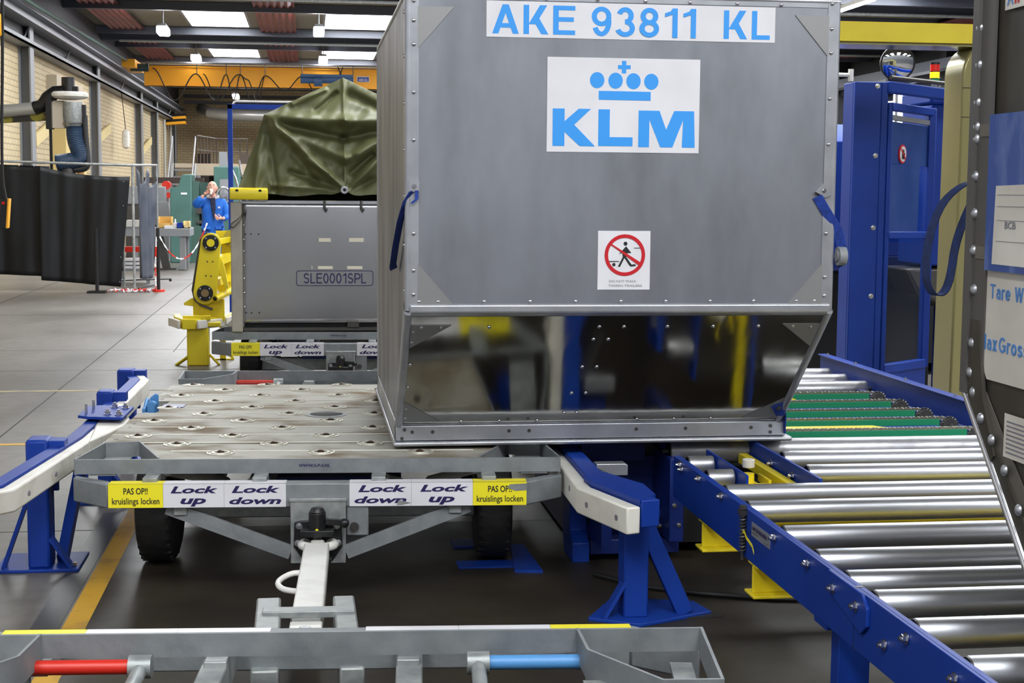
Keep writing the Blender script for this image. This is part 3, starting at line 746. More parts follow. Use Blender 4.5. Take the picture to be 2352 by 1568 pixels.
# ================================================================ contoured air cargo containers
AW, AD, AH, CZ, OV, BR = 1.543, 2.11, 1.667, .572, .555, .086
RIV = rivet_mesh(.0075)
def make_container(loc, rz, label, sheet, slope, frame, rv=None, rivets=True):
    o = thing('air_cargo_container', label, 'cargo container', loc, rz, local=True)
    W, D, H = AW, AD, AH
    build(MB().bx(.012, W - .012, -.004, 0, CZ + .02, H - .012), 'front_panel', sheet, o)
    n = Vector((0, -(CZ - BR), -OV)).normalized()
    mb = MB(); mb.slab([(.012, .012, CZ - .02), (W - .012, .012, CZ - .02), (W - .012, OV - .002, BR), (.012, OV - .002, BR)], n * .003)
    build(mb, 'sloped_panel', slope, o)
    prof = [(0.01, CZ), (OV, BR), (D, BR), (D, H), (0.01, H)]
    for x0, x1 in ((.002, .006), (W - .006, W - .002)):
        build(MB().prism(prof, 'x', x0, x1), 'side_panel', sheet, o)
    build(MB().bx(.01, W - .01, D - .004, D, BR, H), 'back_panel', sheet, o)
    build(MB().bx(.01, W - .01, .01, D, H - .006, H), 'roof_panel', sheet, o)
    # extruded frame
    for x, s in ((0, 1), (W, -1)):
        mb = MB().cyl((x + s * .008, .004, CZ), (x + s * .008, .004, H), .0125, 14).bx(min(x + s * .008, x + s * .044), max(x + s * .008, x + s * .044), -.007, -.002, CZ, H)
        mb.bx(min(x - s * .003, x), max(x - s * .003, x), .004, .062, CZ, H)
        build(mb, 'corner_post', frame, o)
        mb = MB().cyl((x + s * .008, .0, CZ - .005), (x + s * .008, OV, BR - .005), .015, 14)
        mb.prism([(.02, CZ - .02), (OV - .01, BR), (OV + .055, BR), (.062, CZ + .02), (.02, CZ + .04)], 'x', min(x - s * .003, x), max(x - s * .003, x))
        build(mb, 'slope_post', frame, o)
        build(MB().cyl((x + s * .008, D, BR), (x + s * .008, D, H), .0125, 14), 'corner_post', frame, o)
        build(MB().cyl((x + s * .008, 0, H), (x + s * .008, D, H), .0125, 12), 'roof_rail', frame, o)
    build(MB().cyl((0, .004, H), (W, .004, H), .0125, 12).bx(.045, W - .045, -.0065, -.0015, H - .022, H), 'roof_rail', frame, o)
    build(MB().hexa([(.012, -.016, CZ - .008), (W - .008, -.016, CZ - .008), (W - .008, .03, CZ - .03), (.012, .03, CZ - .03), (.012, -.016, CZ + .022), (W - .008, -.016, CZ + .022), (W - .008, .02, CZ + .022), (.012, .02, CZ + .022)]), 'crease_rail', M_alu_frame if frame is M_alu_frame else frame, o, bevel=.007, seg=3)
    # base with raised rail and lip
    build(MB().bx(-.004, W + .02, OV - .012, OV + .05, .02, BR - .006).bx(0, W, OV - .006, OV + .03, BR - .006, BR + .006).bx(-.004, .05, OV, D, .02, BR).bx(W - .04, W + .02, OV, D, .02, BR).bx(-.004, W + .02, D - .05, D + .004, .02, BR), 'base_rail', M_alu_frame if frame is M_alu_frame else frame, o, bevel=.004)
    build(MB().bx(-.014, W + .045, OV - .03, D + .014, 0, .018), 'base_plate', frame, o, bevel=.007)
    # corner gussets
    g = .125
    for x, s in ((.04, 1), (W - .04, -1)):
        for z, t in ((CZ + .022, 1), (H - .05, -1)):
            build(MB().prism([(x, z), (x + s * g, z), (x, z + t * g * 1.15)], 'y', -.0075, -.003), 'gusset', M_alu_gusset, o)
        for v, t in ((.07, 1), (.97, -1)):
            def Q(xx, vv): return Vector((xx, .012 + (OV - .014) * vv, CZ - .02 + (BR - CZ + .02) * vv)) + n * .0035
            build(MB().slab([Q(x - s * .018, v), Q(x + s * g, v), Q(x - s * .018, v + t * .2)], n * .002), 'gusset', M_alu_gusset, o)
    if rivets:
        F = [basis((1, 0, 0), (0, 0, 1), (0, -1, 0), p) for p in
             [(.026, -.0075, z - .505) for z in (2.14, 2.074, 1.993, 1.831, 1.668, 1.346, 1.218, 1.134)] +
             [(x - .335, -.0045, 1.108 - .505) for x in (.38, .447, .609, .773, .936, 1.099, 1.262, 1.425, 1.586, 1.745, 1.812)] +
             [(W - .03, -.0075, z - .505) for z in (2.165, 2.077, 1.993, 1.832, 1.67, 1.352, 1.195, 1.127)] +
             [(x - .335, -.0075, 2.157 - .505) for x in (.62, .82, 1.0, 1.17, 1.33, 1.5, 1.66)]]
        def Q2(xx, vv): return Vector((xx, .012 + (OV - .014) * vv, CZ - .02 + (BR - CZ + .02) * vv)) + n * .004
        U = Vector((0, -OV, CZ - BR)).normalized()
        F += [basis((1, 0, 0), U, n, Q2(x, v)) for x, v in [(.03, .13), (.03, .22), (.03, .42), (.03, .63), (.03, .84), (.03, .93), (.06, .09), (.13, .09), (.30, .09), (.70, .09), (.79, .09), (.95, .09), (1.12, .09), (1.29, .09), (1.42, .09), (1.49, .1),
                                                        (.69, .2), (.745, .2), (.675, .45), (.73, .45), (.66, .7), (.715, .7), (.65, .9), (.70, .9),
                                                        (.25, .975), (.40, .975), (.55, .975), (.95, .975), (1.1, .975), (1.25, .975), (1.4, .975)]]
        F += [basis((0, -1, 0), (0, 0, 1), (-1, 0, 0), (-.003, .035, z)) for z in (.64, .80, .97, 1.13, 1.29, 1.45, 1.6)]
        scatter(rv or RIV, 'rivet', M_steel, o, F)
        scatter(MB().cyl((0, 0, 0), (0, 0, .003), .007, 10).mesh('base_screw'), 'base_screw', M_dsteel, o, [basis((1, 0, 0), (0, 0, 1), (0, -1, 0), (x, OV - .0125, z)) for x, z in ((.02, .03), (.06, .055), (.14, .055), (.44, .055), (.52, .055), (.95, .055), (1.15, .055), (1.42, .055), (1.5, .06), (1.5, .035), (.03, .065))])
    return o

A = make_container((.335, 5.19, .511), 0, 'large silver container in front, numbered AKE 93811 KL, crossing onto the dolly', M_alu, M_alu_mirror, M_alu_frame)
R_, U_ = (1, 0, 0), (0, 0, 1)
def AL(x, z, y=-.0045): return (x - .335, y, z - .505)
ys = -.0062
def sticker(x0, x1, z0, z1, nm, m, par, y=-.004, t=.002, label=None):
    return build(MB().bx(x0 - .335, x1 - .335, y - t, y, z0 - .505, z1 - .505), nm, m, par, label=label)
s1 = sticker(.612, 1.640, 2.024, 2.147, 'number_sticker', M_sticker, A, label='white strip sticker reading AKE 93811 KL')
strokes('AKE', AL(.632, 2.036, ys), R_, U_, .290, .099, M_sky, s1, .155)
strokes('93811', AL(.980, 2.034, ys), R_, U_, .372, .101, M_sky, s1, .155)
strokes('KL', AL(1.453, 2.034, ys), R_, U_, .168, .099, M_sky, s1, .155)
s2 = sticker(.826, 1.371, 1.633, 1.960, 'airline_sticker', M_sticker, A, label='white square sticker with blue crown and letters KLM')
def K2(x, y): return ((x - 1257) * .00156, (354 - y) * .327 / 218)
def KP(pts): return [K2(*p) for p in pts]
kl = [KP(p) for p in (
    [(1270, 254), (1297, 254), (1297, 283), (1297, 308), (1297, 340.5), (1270, 340.5)],
    [(1297, 283), (1329, 254), (1357, 254), (1319, 291), (1367, 340.5), (1332, 340.5), (1297, 308)],
    [(1374, 254.5), (1400, 254.5), (1400, 318.5), (1453, 318.5), (1453, 339.5), (1374, 339.5)],
    [(1466, 256), (1514, 256), (1530, 300), (1548, 256), (1594, 256), (1597, 341), (1567, 341), (1569, 277), (1545, 341), (1517, 341), (1491, 277), (1491, 341), (1466, 341)])]
poly_text(kl, AL(.826, 1.633, ys), R_, U_, M_sky, s2)
cr = [[K2(cx + 16.5 * math.cos(2 * PI * i / 28), cy + 18.5 * math.sin(2 * PI * i / 28)) for i in range(28)] for cx, cy in ((1370, 187.5), (1412, 188), (1453, 188.5), (1494, 189))]
cr += [KP([(1374, 212), (1493, 212.5), (1493, 233), (1374, 232.5)]), KP([(1426, 142), (1436, 142), (1436, 171), (1426, 171)]), KP([(1417, 152), (1426, 152), (1426, 161), (1417, 161)]), KP([(1436, 152), (1446, 152), (1446, 161), (1436, 161)])]
poly_text(cr, AL(.826, 1.633, ys), R_, U_, M_sky, s2, 'crown_emblem')
s3 = sticker(1.013, 1.202, 1.150, 1.358, 'warning_sticker', M_sticker, A, label='white sticker with red no-walking circle')
q = .188 / 1130
def W3(x, y): return ((x - 190) * q, (1370 - y) * .208 / 1240)
poly_text([[W3(775 + a, 640 + b) for a, b in p] for p in ring_plate(0, 0, 365, 440)] , AL(1.013, 1.15, ys), R_, U_, M_red, s3, 'prohibition_circle', .0014)
poly_text([[W3(*p) for p in ((430, 400), (480, 400), (1130, 800), (1085, 860))]], AL(1.013, 1.15, ys), R_, U_, M_red, s3, 'prohibition_bar', .0018)
man = [[W3(785 + 42 * math.cos(i * PI / 8), 398 + 42 * math.sin(i * PI / 8)) for i in range(16)],
       [W3(*p) for p in ((800, 452), (915, 595), (690, 600), (640, 625), (690, 570))], [W3(*p) for p in ((720, 600), (830, 600), (800, 700), (730, 700))],
       [W3(*p) for p in ((725, 690), (770, 690), (675, 885), (625, 885))], [W3(*p) for p in ((760, 690), (815, 690), (930, 850), (880, 865))],
       [W3(*p) for p in ((880, 845), (1010, 830), (1010, 870), (900, 880))], [W3(*p) for p in ((395, 765), (650, 765), (650, 782), (395, 782))],
       [W3(540 + 34 * math.cos(i * PI / 8), 840 + 36 * math.sin(i * PI / 8)) for i in range(16)], [W3(*p) for p in ((970, 484), (1135, 484), (1135, 496), (970, 496))]]
poly_text(man, AL(1.013, 1.15, ys), R_, U_, M_ink, s3, 'walking_figure', .001)
text('DO NOT WALK', AL(1.055, 1.176, ys), R_, U_, .098, .008, M_greyink, s3)
text('TWEEN TRAILERS', AL(1.052, 1.160, ys), R_, U_, .122, .008, M_greyink, s3)
# webbing straps
tb = build(MB().bx(.008, .046, -.016, -.008, .985, 1.022), 'strap_plate', M_alu_frame, A)
scatter(bolt_mesh(.006, .006), 'strap_bolt', M_steel, A, [basis(R_, U_, (0, -1, 0), (.028, -.016, 1.004)), basis(R_, U_, (0, -1, 0), (AW - .045, -.016, 1.0))])
mb = MB().strip([(.010, -.020, .985), (-.012, -.012, .95), (-.028, .05, .88), (-.036, .2, .785), (-.036, .38, .705), (-.03, .42, .69)], (.026, .012, .012), (-.001, -.002, -.002))
mb.strip([(.012, -.02, .99), (.03, -.021, .99), (.03, -.021, .96), (.012, -.02, .945)], (.012, 0, 0), (0, -.003, 0))
build(mb, 'strap', M_strap, A)
tb = build(MB().prism([(AW - .075, .995), (AW - .05, 1.025), (AW - .02, 1.015), (AW - .02, .985), (AW - .04, .975)], 'y', -.018, -.008), 'strap_plate', M_alu_frame, A)
mb = MB().strip([(AW - .055, -.02, .985), (AW - .02, -.02, .93), (AW + .03, -.012, .86), (AW + .055, 0, .78), (AW + .058, .015, .735), (AW + .03, .02, .72)], (-.028, .012, -.014), (.002, .001, .002))
build(mb, 'strap', M_strap, A)
build(MB().cyl((AW + .018, .0, .765), (AW + .046, .0, .765), .034, 18).cyl((AW + .012, 0, .765), (AW + .018, 0, .765), .02, 12), 'strap_buckle', M_greypaint, A)
mb = MB().slab([Vector((AW - .065, OV - .075, .155)), Vector((AW - .03, OV - .10, .185)), Vector((AW + .0, OV - .085, .16)), Vector((AW - .005, OV - .05, .115)), Vector((AW - .035, OV - .045, .115))], (0, -.012, -.008))
mb.strip([(AW - .005, OV - .075, .14), (AW + .008, OV - .045, .1), (AW + .012, OV - .03, .03)], (0, .04, 0), (.004, 0, 0))
build(mb, 'strap', M_strap, A)
build(MB().cyl((AW - .035, OV - .082, .150), (AW - .035, OV - .092, .142), .011, 12), 'strap_bolt', M_steel, A)

# the second container, standing on the rollers at the right edge
BX = 1.5
Bc = make_container((BX + AW, 3.23, .505), PI, 'dark container in shade cut off by the right edge, marked Tare Wt and Max Gross', M_alu_dark, M_alu_dark, mat('shaded_frame', rgb(120, 116, 110), .42, .6), rivets=False)  # frame tone darkened for the same shade
Binv = (Matrix.Translation((BX + AW, 3.23, .505)) @ Matrix.Rotation(PI, 4, 'Z')).inverted()
def BP(y, z, x=BX - .003): return Binv @ Vector((x, y, z))
bR, bU = Binv.to_3x3() @ Vector((0, -1, 0)), Vector((0, 0, 1))
bN = bR.cross(bU)
def bplate(pts, nm, m, t=.002, par=Bc, x=BX - .003, label=None):
    return build(MB().slab([BP(y, z, x) for y, z in pts], bN * t), nm, m, par, label=label)
BIG = rivet_mesh(.0125, 'rivet_b')
post = build(MB().slab([BP(y, z) for y, z in ((3.235, 1.05), (3.235, 2.17), (3.205, 2.17), (3.205, 1.05))], bN * .014).slab([BP(y, z) for y, z in ((3.205, 1.05), (3.205, 2.17), (3.14, 2.17), (3.14, 1.05))], bN * .006), 'edge_channel', mat('grey_edge_channel', rgb(98, 95, 92), .5, .4), Bc)
bplate([(3.20, 1.22), (3.16, 1.22), (3.125, 1.05), (3.06, .93), (3.09, .90), (3.20, 1.02)], 'gusset', M_alu_dark, .009)
e0, e1 = (3.225, 1.055), (2.69, .51)
build(MB().cyl(BP(e0[0], e0[1], BX - .006), BP(e1[0], e1[1], BX - .006), .011, 12), 'edge_tube', M_steel, Bc)
bplate([(3.205, 1.02), (3.12, 1.0), (2.62, .53), (2.70, .53)], 'edge_flange', M_alu_dark, .005)
k5 = 1.5 / 1.55
pl = [(y * k5, 1.5 + (z - 1.5) * k5) for y, z in ((3.322, 1.883), (3.319, 1.799), (3.319, 1.713), (3.318, 1.657), (3.316, 1.629), (3.315, 1.543), (3.312, 1.457), (3.311, 1.371), (3.299, 1.28), (3.299, 1.155), (3.303, 1.085), (3.283, 1.041), (3.232, .987), (3.173, .946), (3.104, .889), (3.03, .815), (3.32, 1.965), (3.32, 2.05))]
scatter(BIG, 'rivet', M_alu_frame, Bc, [basis(bR, bU, bN, BP(y, z, BX - .009 if z > 1.03 else BX - .012)) for y, z in pl])
bplate([(3.175, 1.338), (3.18, 1.15), (3.168, 1.15), (3.125, 1.092), (2.2, 1.092), (2.2, 1.338)], 'weight_sticker', M_sticker_old, .0015, label='white sticker with faded blue weight lettering')
strokes('Tare', BP(3.122, 1.273, BX - .0046), bR, bU, .096, .032, M_blueprint, Bc, .15, name='weight_lettering'); strokes('Wt', BP(3.006, 1.273, BX - .0046), bR, bU, .058, .032, M_blueprint, Bc, .15, name='weight_lettering')
strokes('Max', BP(3.166, 1.158, BX - .0046), bR, bU, .087, .034, M_blueprint, Bc, .15, name='weight_lettering'); strokes('Gross', BP(3.07, 1.158, BX - .0046), bR, bU, .137, .034, M_blueprint, Bc, .15, name='weight_lettering')
for z in (1.643, 1.372): bplate([(3.19, z - .014), (3.19, z + .014), (2.3, z + .014), (2.3, z - .014)], 'flat_bar', mat('grey_flat_bar', rgb(112, 106, 98), .5, .3), .004, x=BX - .008)
sl = bplate([(3.13, 1.335), (3.13, 1.675), (2.5, 1.675), (2.5, 1.335)], 'document_sleeve', M_sleeve, .006, x=BX - .012, label='blue plastic document sleeve with a form inside')
pp = bplate([(3.092, 1.35), (3.085, 1.52), (2.52, 1.53), (2.52, 1.35)], 'document', M_sticker_old, .001, par=sl, x=BX - .0182)
for i, z in enumerate((1.50, 1.475, 1.445, 1.40)):
    bplate([(3.075, z), (3.075, z + .0012), (2.6, z + .0012), (2.6, z)], 'form_lines', M_greyink, .0004, par=sl, x=BX - .0194)
text('BCB', BP(3.035, 1.428, BX - .0194), bR, bU, .05, .016, M_greyink, sl, 'form_lettering', bold=.02)
bplate([(3.03, .935), (3.03, 1.03), (2.7, 1.03), (2.7, .935)], 'paper_note', M_sticker_old, .001, x=BX - .004)
for i in range(8): bplate([(3.018, .945 + i * .0095), (3.018, .9485 + i * .0095), (2.72, .9485 + i * .0095), (2.72, .945 + i * .0095)], 'note_lines', M_greyink, .0004, x=BX - .0052)
st = bplate([(3.105, 1.897), (3.105, 1.97), (2.8, 1.97), (2.8, 1.897)], 'airline_sticker', M_sticker_old, .001, x=BX - .004)
text('A', BP(3.095, 1.906, BX - .0052), bR, bU, .03, .032, M_blueprint, st, 'lettering', bold=.03)
text('II', BP(3.06, 1.906, BX - .0052), bR, bU, .022, .032, M_red, st, 'lettering', bold=.03)
mb = MB().strip(smooth([BP(3.24, 1.53, BX + .01), BP(3.27, 1.525, BX - .02), BP(3.33, 1.48, BX - .045), BP(3.36, 1.40, BX - .06), BP(3.37, 1.31, BX - .062), BP(3.36, 1.265, BX - .05), BP(3.34, 1.262, BX - .03), BP(3.325, 1.30, BX - .018), BP(3.32, 1.40, BX - .01), BP(3.25, 1.52, BX + .01)], 2), Vector((-.008, .028, 0)), Vector((.001, .001, .003)))
build(mb, 'strap', M_strapdark, Bc)

# ================================================================ crate and tarpaulin on the far dolly
cy = 10.56
C = thing('metal_crate', 'silver crate marked SLE0001SPL on the far dolly, below the olive tarpaulin', 'crate', (.55, cy + .9, .506))
mb = MB(); g = []
for j in range(25):
    v = j / 24; row = []
    for i in range(41):
        u = i / 40; x = -.472 + 2.08 * u; z = .568 + .846 * v
        y = cy + .012 - .0105 * 4 * v * (1 - v) * (1 - (2 * u - 1) ** 4) + .0006 * math.sin(9 * u + 2.3 * v) * math.sin(PI * u) * math.sin(PI * v)
        row.append(mb.bm.verts.new((x, y, z)))
    g.append(row)
for j in range(24):
    for i in range(40): mb.bm.faces.new((g[j][i], g[j][i + 1], g[j + 1][i + 1], g[j + 1][i]))
o = build(mb, 'front_panel', M_crateside, C); so = o.modifiers.new('thickness', 'SOLIDIFY'); so.thickness = .003; so.offset = 0
build(MB().bx(-.50, -.49, cy + .03, cy + 1.9, .575, 1.405).bx(1.60, 1.61, cy + .03, cy + 1.9, .575, 1.405).bx(-.5, 1.6, cy + 1.9, cy + 1.91, .575, 1.405), 'side_panels', M_crateside, C)
build(MB().bx(-.50, 1.60, cy + .02, cy + 1.9, 1.36, 1.40), 'lid', M_dsteel, C)
for x0, x1 in ((-.535, -.458), (1.60, 1.68)): build(MB().bx(x0, x1, cy - .03, cy + .06, .508, 1.412), 'corner_post', mat('mill_aluminium', rgb(176, 170, 158), .5, .4, rgb(160, 154, 142), 6), C, bevel=.006)
build(MB().bx(-.46, 1.62, cy - .004, cy + .03, 1.403, 1.424), 'top_rim', M_alu_frame, C)
build(MB().bx(-.45, 1.6, cy + .03, cy + 1.85, .508, .575), 'pallet_base', M_dark, C)
build(MB().bx(-.45, 1.6, cy + .0, cy + .03, .512, .535).bx(.27, .35, cy - .0, cy + .03, .53, .575), 'base_rail', M_dsteel, C)
cap = build(MB().prism([(cy - .05, 1.428), (cy - .06, 1.47), (cy - .05, 1.505), (cy - .02, 1.512), (cy + .04, 1.512), (cy + .04, 1.428)], 'x', -.540, -.278), 'corner_pad', M_yellow, C, bevel=.01, seg=3)
for x in (-.488, -.33): build(MB().cyl((x, cy - .052, 1.492), (x, cy - .0575, 1.488), .011, 12), 'pad_hole', M_dark, cap)
for x in (.112, .368):
    build(MB().tube([(x, cy - .012, 1.425), (x, cy - .018, 1.405), (x, cy - .018, 1.37), (x + .008, cy - .016, 1.352), (x + .016, cy - .012, 1.37)], .009, 8), 'hook', M_dsteel, C)
plt = build(MB().bx(-.087, .452, cy - .0012, cy, .828, .937), 'number_plate', M_crateside, C, label='riveted plate area with SLE0001SPL in a rounded black frame')
strokes('SLE0001SPL', (-.036, cy - .0012, .846), R_, U_, .437, .072, M_navy, plt, .125)
fr = []
def rrect(x0, x1, z0, z1, r, n=6):
    pts = []
    for cx, cz, a0 in ((x1 - r, z1 - r, 0), (x0 + r, z1 - r, 90), (x0 + r, z0 + r, 180), (x1 - r, z0 + r, 270)):
        for i in range(n + 1):
            a = math.radians(a0 + 90 * i / n); pts.append((cx + r * math.cos(a), cz + r * math.sin(a)))
    return pts
o_, i_ = rrect(0, .539, 0, .109, .02), rrect(.005, .534, .005, .104, .016)
fr = [[o_[i], o_[(i + 1) % len(o_)], i_[(i + 1) % len(o_)], i_[i]] for i in range(len(o_))]
poly_text(fr, (-.087, cy - .0012, .828), R_, U_, M_navy, plt, 'label_frame')
for x0, x1, z0, z1 in ((.072, .155, 1.138, 1.164), (.283, .385, 1.138, 1.166), (.064, .168, .947, .968), (.268, .376, .947, .968), (.02, .026, .948, .968)):
    build(MB().bx(x0, x1, cy - .001, cy, z0, z1), 'tape_remnant', M_tape, C)
scatter(MB().cyl((0, 0, 0), (0, 0, .001), .005, 10).mesh('rivet_hole'), 'rivet_hole', M_dark, C, [basis(R_, U_, (0, -1, 0), (x, cy - .0005, z)) for z in (1.19, .64) for x in (-.438, -.398, -.345)])
scatter(RIV, 'rivet', M_steel, C, [basis(R_, U_, (0, -1, 0), (-.447, cy, z)) for z in (.68, .78, .88, .97, 1.07, 1.15, 1.25)])
mb = MB().strip([(-.435, cy - .035, 1.352), (-.445, cy - .045, 1.325), (-.475, cy - .06, 1.275), (-.52, cy - .06, 1.232), (-.538, cy - .055, 1.238), (-.53, cy - .05, 1.262), (-.49, cy - .045, 1.29), (-.45, cy - .035, 1.33)], (0, .035, .005), (.003, 0, .004))
build(mb, 'webbing_loop', mat('olive_webbing', rgb(62, 58, 38), .7), C)

def tarp():
    """olive sheet hung like a tent over a tall load; folds are pulled to the shoulder and to an eyelet"""
    mb = MB(); NU, NV = 230, 150
    sh_l, sh_r, pk = Vector((-.305, 2.022)), Vector((.80, 2.03)), Vector((.25, 2.29))
    def top(u):
        return sh_l.lerp(pk, u / .5) if u < .5 else pk.lerp(sh_r, (u - .5) / .5)
    def left(v):
        p = Vector((-.305, 2.022)).lerp(Vector((-.50, 1.47)), v); p.x += .025 * math.sin(v * PI) * -1; return p
    folds = [((-.30, 2.02), (.27, 1.49), .075, .030), ((.80, 2.03), (.27, 1.49), .07, .028), ((-.30, 2.0), (.26, 1.98), .10, .05), ((.8, 2.0), (.26, 1.98), .10, .05), ((-.27, 1.97), (.25, 1.86), -.075, .035),
             ((.78, 1.97), (.25, 1.86), -.075, .035), ((-.22, 1.93), (.26, 1.72), .06, .045), ((.74, 1.93), (.26, 1.72), .06, .045), ((.25, 2.28), (.255, 1.5), .02, .012), ((-.1, 2.10), (.12, 2.2), .05, .022), ((.06, 2.05), (.2, 2.18), -.05, .02), ((.30, 2.17), (.56, 2.05), -.07, .03),
             ((.25, 1.5), (-.12, 1.62), -.05, .03), ((.25, 1.5), (-.25, 1.53), .04, .025), ((.27, 1.5), (.6, 1.62), -.05, .03), ((.0, 1.70), (.13, 1.62), .04, .02), ((-.33, 1.95), (-.36, 1.5), .04, .03), ((-.28, 1.9), (-.22, 1.5), -.045, .03), ((-.1, 1.75), (.05, 1.56), -.04, .03), ((.35, 1.75), (.5, 1.85), .05, .03), ((.3, 1.62), (.45, 1.75), -.05, .02)]
    def dist(p, a, b):
        a, b = Vector(a), Vector(b); d = b - a; t = max(0, min(1, (p - a).dot(d) / d.length_squared)); return (p - a - d * t).length, t
    grid = []
    for j in range(NV + 1):
        v = j / NV; row = []
        for i in range(NU + 1):
            u = i / NU
            t, l = top(u), left(v)
            r = Vector((.80 + (l.x + .305) * -1, l.y))
            bx_ = -.50 + u * 1.495
            bz = 1.462 + .035 * math.exp(-((bx_ - .25) / .06) ** 2) + .008 * math.sin(bx_ * 17)
            bot = Vector((bx_, bz))
            p = t.lerp(bot, v)
            w = abs(2 * u - 1)
            e = l if u < .5 else r
            ew = t.lerp(Vector((e.x if v > 0 else t.x, p.y)), 1)
            x = p.x; z = p.y
            lim_l = l.x; lim_r = r.x
            x = max(lim_l, min(lim_r, x))
            q = Vector((x, z)); y = 0
            for a, b, amp, wd in folds:
                d, tt = dist(q, a, b); wdd = wd * (1.15 - .4 * tt) ; y -= amp * math.exp(-(d / wdd) ** 2) * .75
            y += .01 * math.sin(x * 23 + z * 9) * math.sin(z * 17 - x * 6) + .006 * math.sin(x * 51 - z * 33)
            yb = cy + .10 - .10 * v + .05 * (1 - w) * 0
            yy = yb + y + .16 * (w ** 6) * (1 - v) + .10 * max(0, (z - 2.02)) * 3
            row.append(mb.bm.verts.new((x, min(yy, cy + .45), z)))
        grid.append(row)
    for j in range(NV):
        for i in range(NU): mb.bm.faces.new((grid[j][i], grid[j][i + 1], grid[j + 1][i + 1], grid[j + 1][i]))
    back = []
    for j in range(NV + 1):
        for i in (0, NU): pass
    # sides and back: sheet carried to the rear of the load
    def carry(verts, dy):
        new = [mb.bm.verts.new((vv.co.x * .98 + .005, vv.co.y + dy, vv.co.z - .02)) for vv in verts]
        for k in range(len(verts) - 1): mb.bm.faces.new((verts[k], verts[k + 1], new[k + 1], new[k]))
        return new
    loop = [grid[j][0] for j in range(NV, -1, -1)] + grid[0][1:] + [grid[j][NU] for j in range(1, NV + 1)]
    n1 = carry(loop, .5); n2 = carry(n1, 1.1)
    mb.bm.faces.new(n2)
    return mb
T = single(tarp(), 'tarpaulin', M_tarp, 'olive green tarpaulin draped like a tent over the silver crate', 'tarpaulin')
T.data.attributes.remove(T.data.attributes['sharp_edge'])
ey = build(MB().lathe([(.012, 0), (.024, .002), (.026, .006), (.02, .008), (.011, .005)], (.248, cy - .16, 1.50), (0, -1, 0), 22), 'eyelet', M_alu_frame, T)
build(MB().cyl((.248, cy - .171, 1.50), (.248, cy - .1725, 1.50), .010, 16), 'eyelet_hole', M_dark, ey)
# ================================================================ guide rails beside the dolly track
G = thing('guide_rail', 'blue steel guide rail with white plastic strip, left of the dolly deck', 'guide rail', (-.95, 6.3, 0))
wp = [(-1.36, 4.75), (-.995, 5.17), (-.878, 6.2), (-.868, 6.45)]
build(MB().wall(wp, .400, .482, .048), 'rubbing_strip', M_plastic, G, bevel=.008)
build(MB().wall([(-.868, 6.62), (-.845, 8.05), (-.93, 8.42)], .405, .492, .048), 'rubbing_strip', M_plastic, G, bevel=.008)
build(MB().prism([(-.885, 6.12), (-.785, 6.55), (-.79, 6.72), (-.865, 6.95), (-.92, 6.6)], 'z', .395, .488), 'rubbing_block', M_plastic, G, bevel=.01)
op = [(-1.405, 4.78), (-1.040, 5.19), (-.925, 6.2), (-.914, 6.5), (-.893, 8.06), (-.972, 8.42)]
build(MB().wall(op, .42, .492, .055), 'rail_channel', M_blue, G, bevel=.003)
build(MB().prism([(-.951, 6.577), (-.80, 6.54), (-.79, 6.87), (-.945, 6.93), (-1.0, 6.9), (-1.0, 6.62)], 'z', .504, .516), 'joint_plate', M_blue, G, bevel=.002)
scatter(bolt_mesh(.013, .014), 'bolt', M_steel, G, [(-.875, 6.63, .516), (-.825, 6.61, .516), (-.87, 6.84, .516), (-.82, 6.81, .516)])
scatter(MB().cyl((0, 0, 0), (0, 0, .045), .006, 10).mesh('stud'), 'stud', M_steel, G, [(-.97, 6.66, .516), (-.955, 6.78, .516)])
scatter(MB().cyl((0, 0, -.004), (0, 0, .0012), .009, 12).mesh('strip_screw'), 'strip_screw', M_greyink, G, [basis((0, -1, 0), (0, 0, 1), (1, 0, 0), (-.872 + .0135 * (y - 6.62), y, .45)) for y in (6.95, 7.3, 7.6, 7.9)] +
        [basis((0.1, 1, 0), (0, 0, 1), (1, -.104, 0), (-.972 + .0963 * (y - 5.13), y, .45)) for y in (5.25, 5.6, 5.95)])
for x0, x1, y0, y1, zt in ((-1.098, -1.012, 5.93, 6.06, .522), (-1.002, -.925, 7.2, 7.32, .541), (-1.03, -.94, 8.2, 8.32, .525)):
    p = build(MB().bx(x0, x1, y0, y1, .01, zt), 'post', M_blue, G, bevel=.012)
    build(MB().bx(x1 - .004, x1 + .06, y0 + .02, y1 - .02, .43, zt - .006).bx(x1 - .01, x1 + .02, y1 - .02, y1, .3, zt - .008), 'rail_bracket', M_blue, p, bevel=.003)
    build(MB().cyl((x1 - .012, y0 - .0005, zt - .075), (x1 - .012, y0 - .006, zt - .075), .011, 8), 'bolt', M_steel, p)
    build(MB().bx(x0 - .13, x1 + .11, y0 - .02, y1 + .14, 0, .013), 'base_plate', M_blue, p, bevel=.003)
    build(MB().bar((x0 - .10, y0 + .05, .01), (x0 + .004, y0 + .05, .30), .05, .014, (1, 0, 0)), 'brace', M_blue, p)
    build(MB().bar((x1 + .075, y0 + .03, .012), (x1 - .002, y0 + .03, .13), .06, .012, (1, 0, 0)), 'gusset', M_blue, p)
    if y0 < 6: build(MB().bar((x1 + .03, y0 + .10, .02), (x1 + .055, y0 + .62, .42), .04, .05), 'brace', M_blue, p)
    build(MB().cyl((x1 + .085, y0 + .03, .013), (x1 + .085, y0 + .03, .028), .011, 6), 'anchor_bolt', M_steel, p)

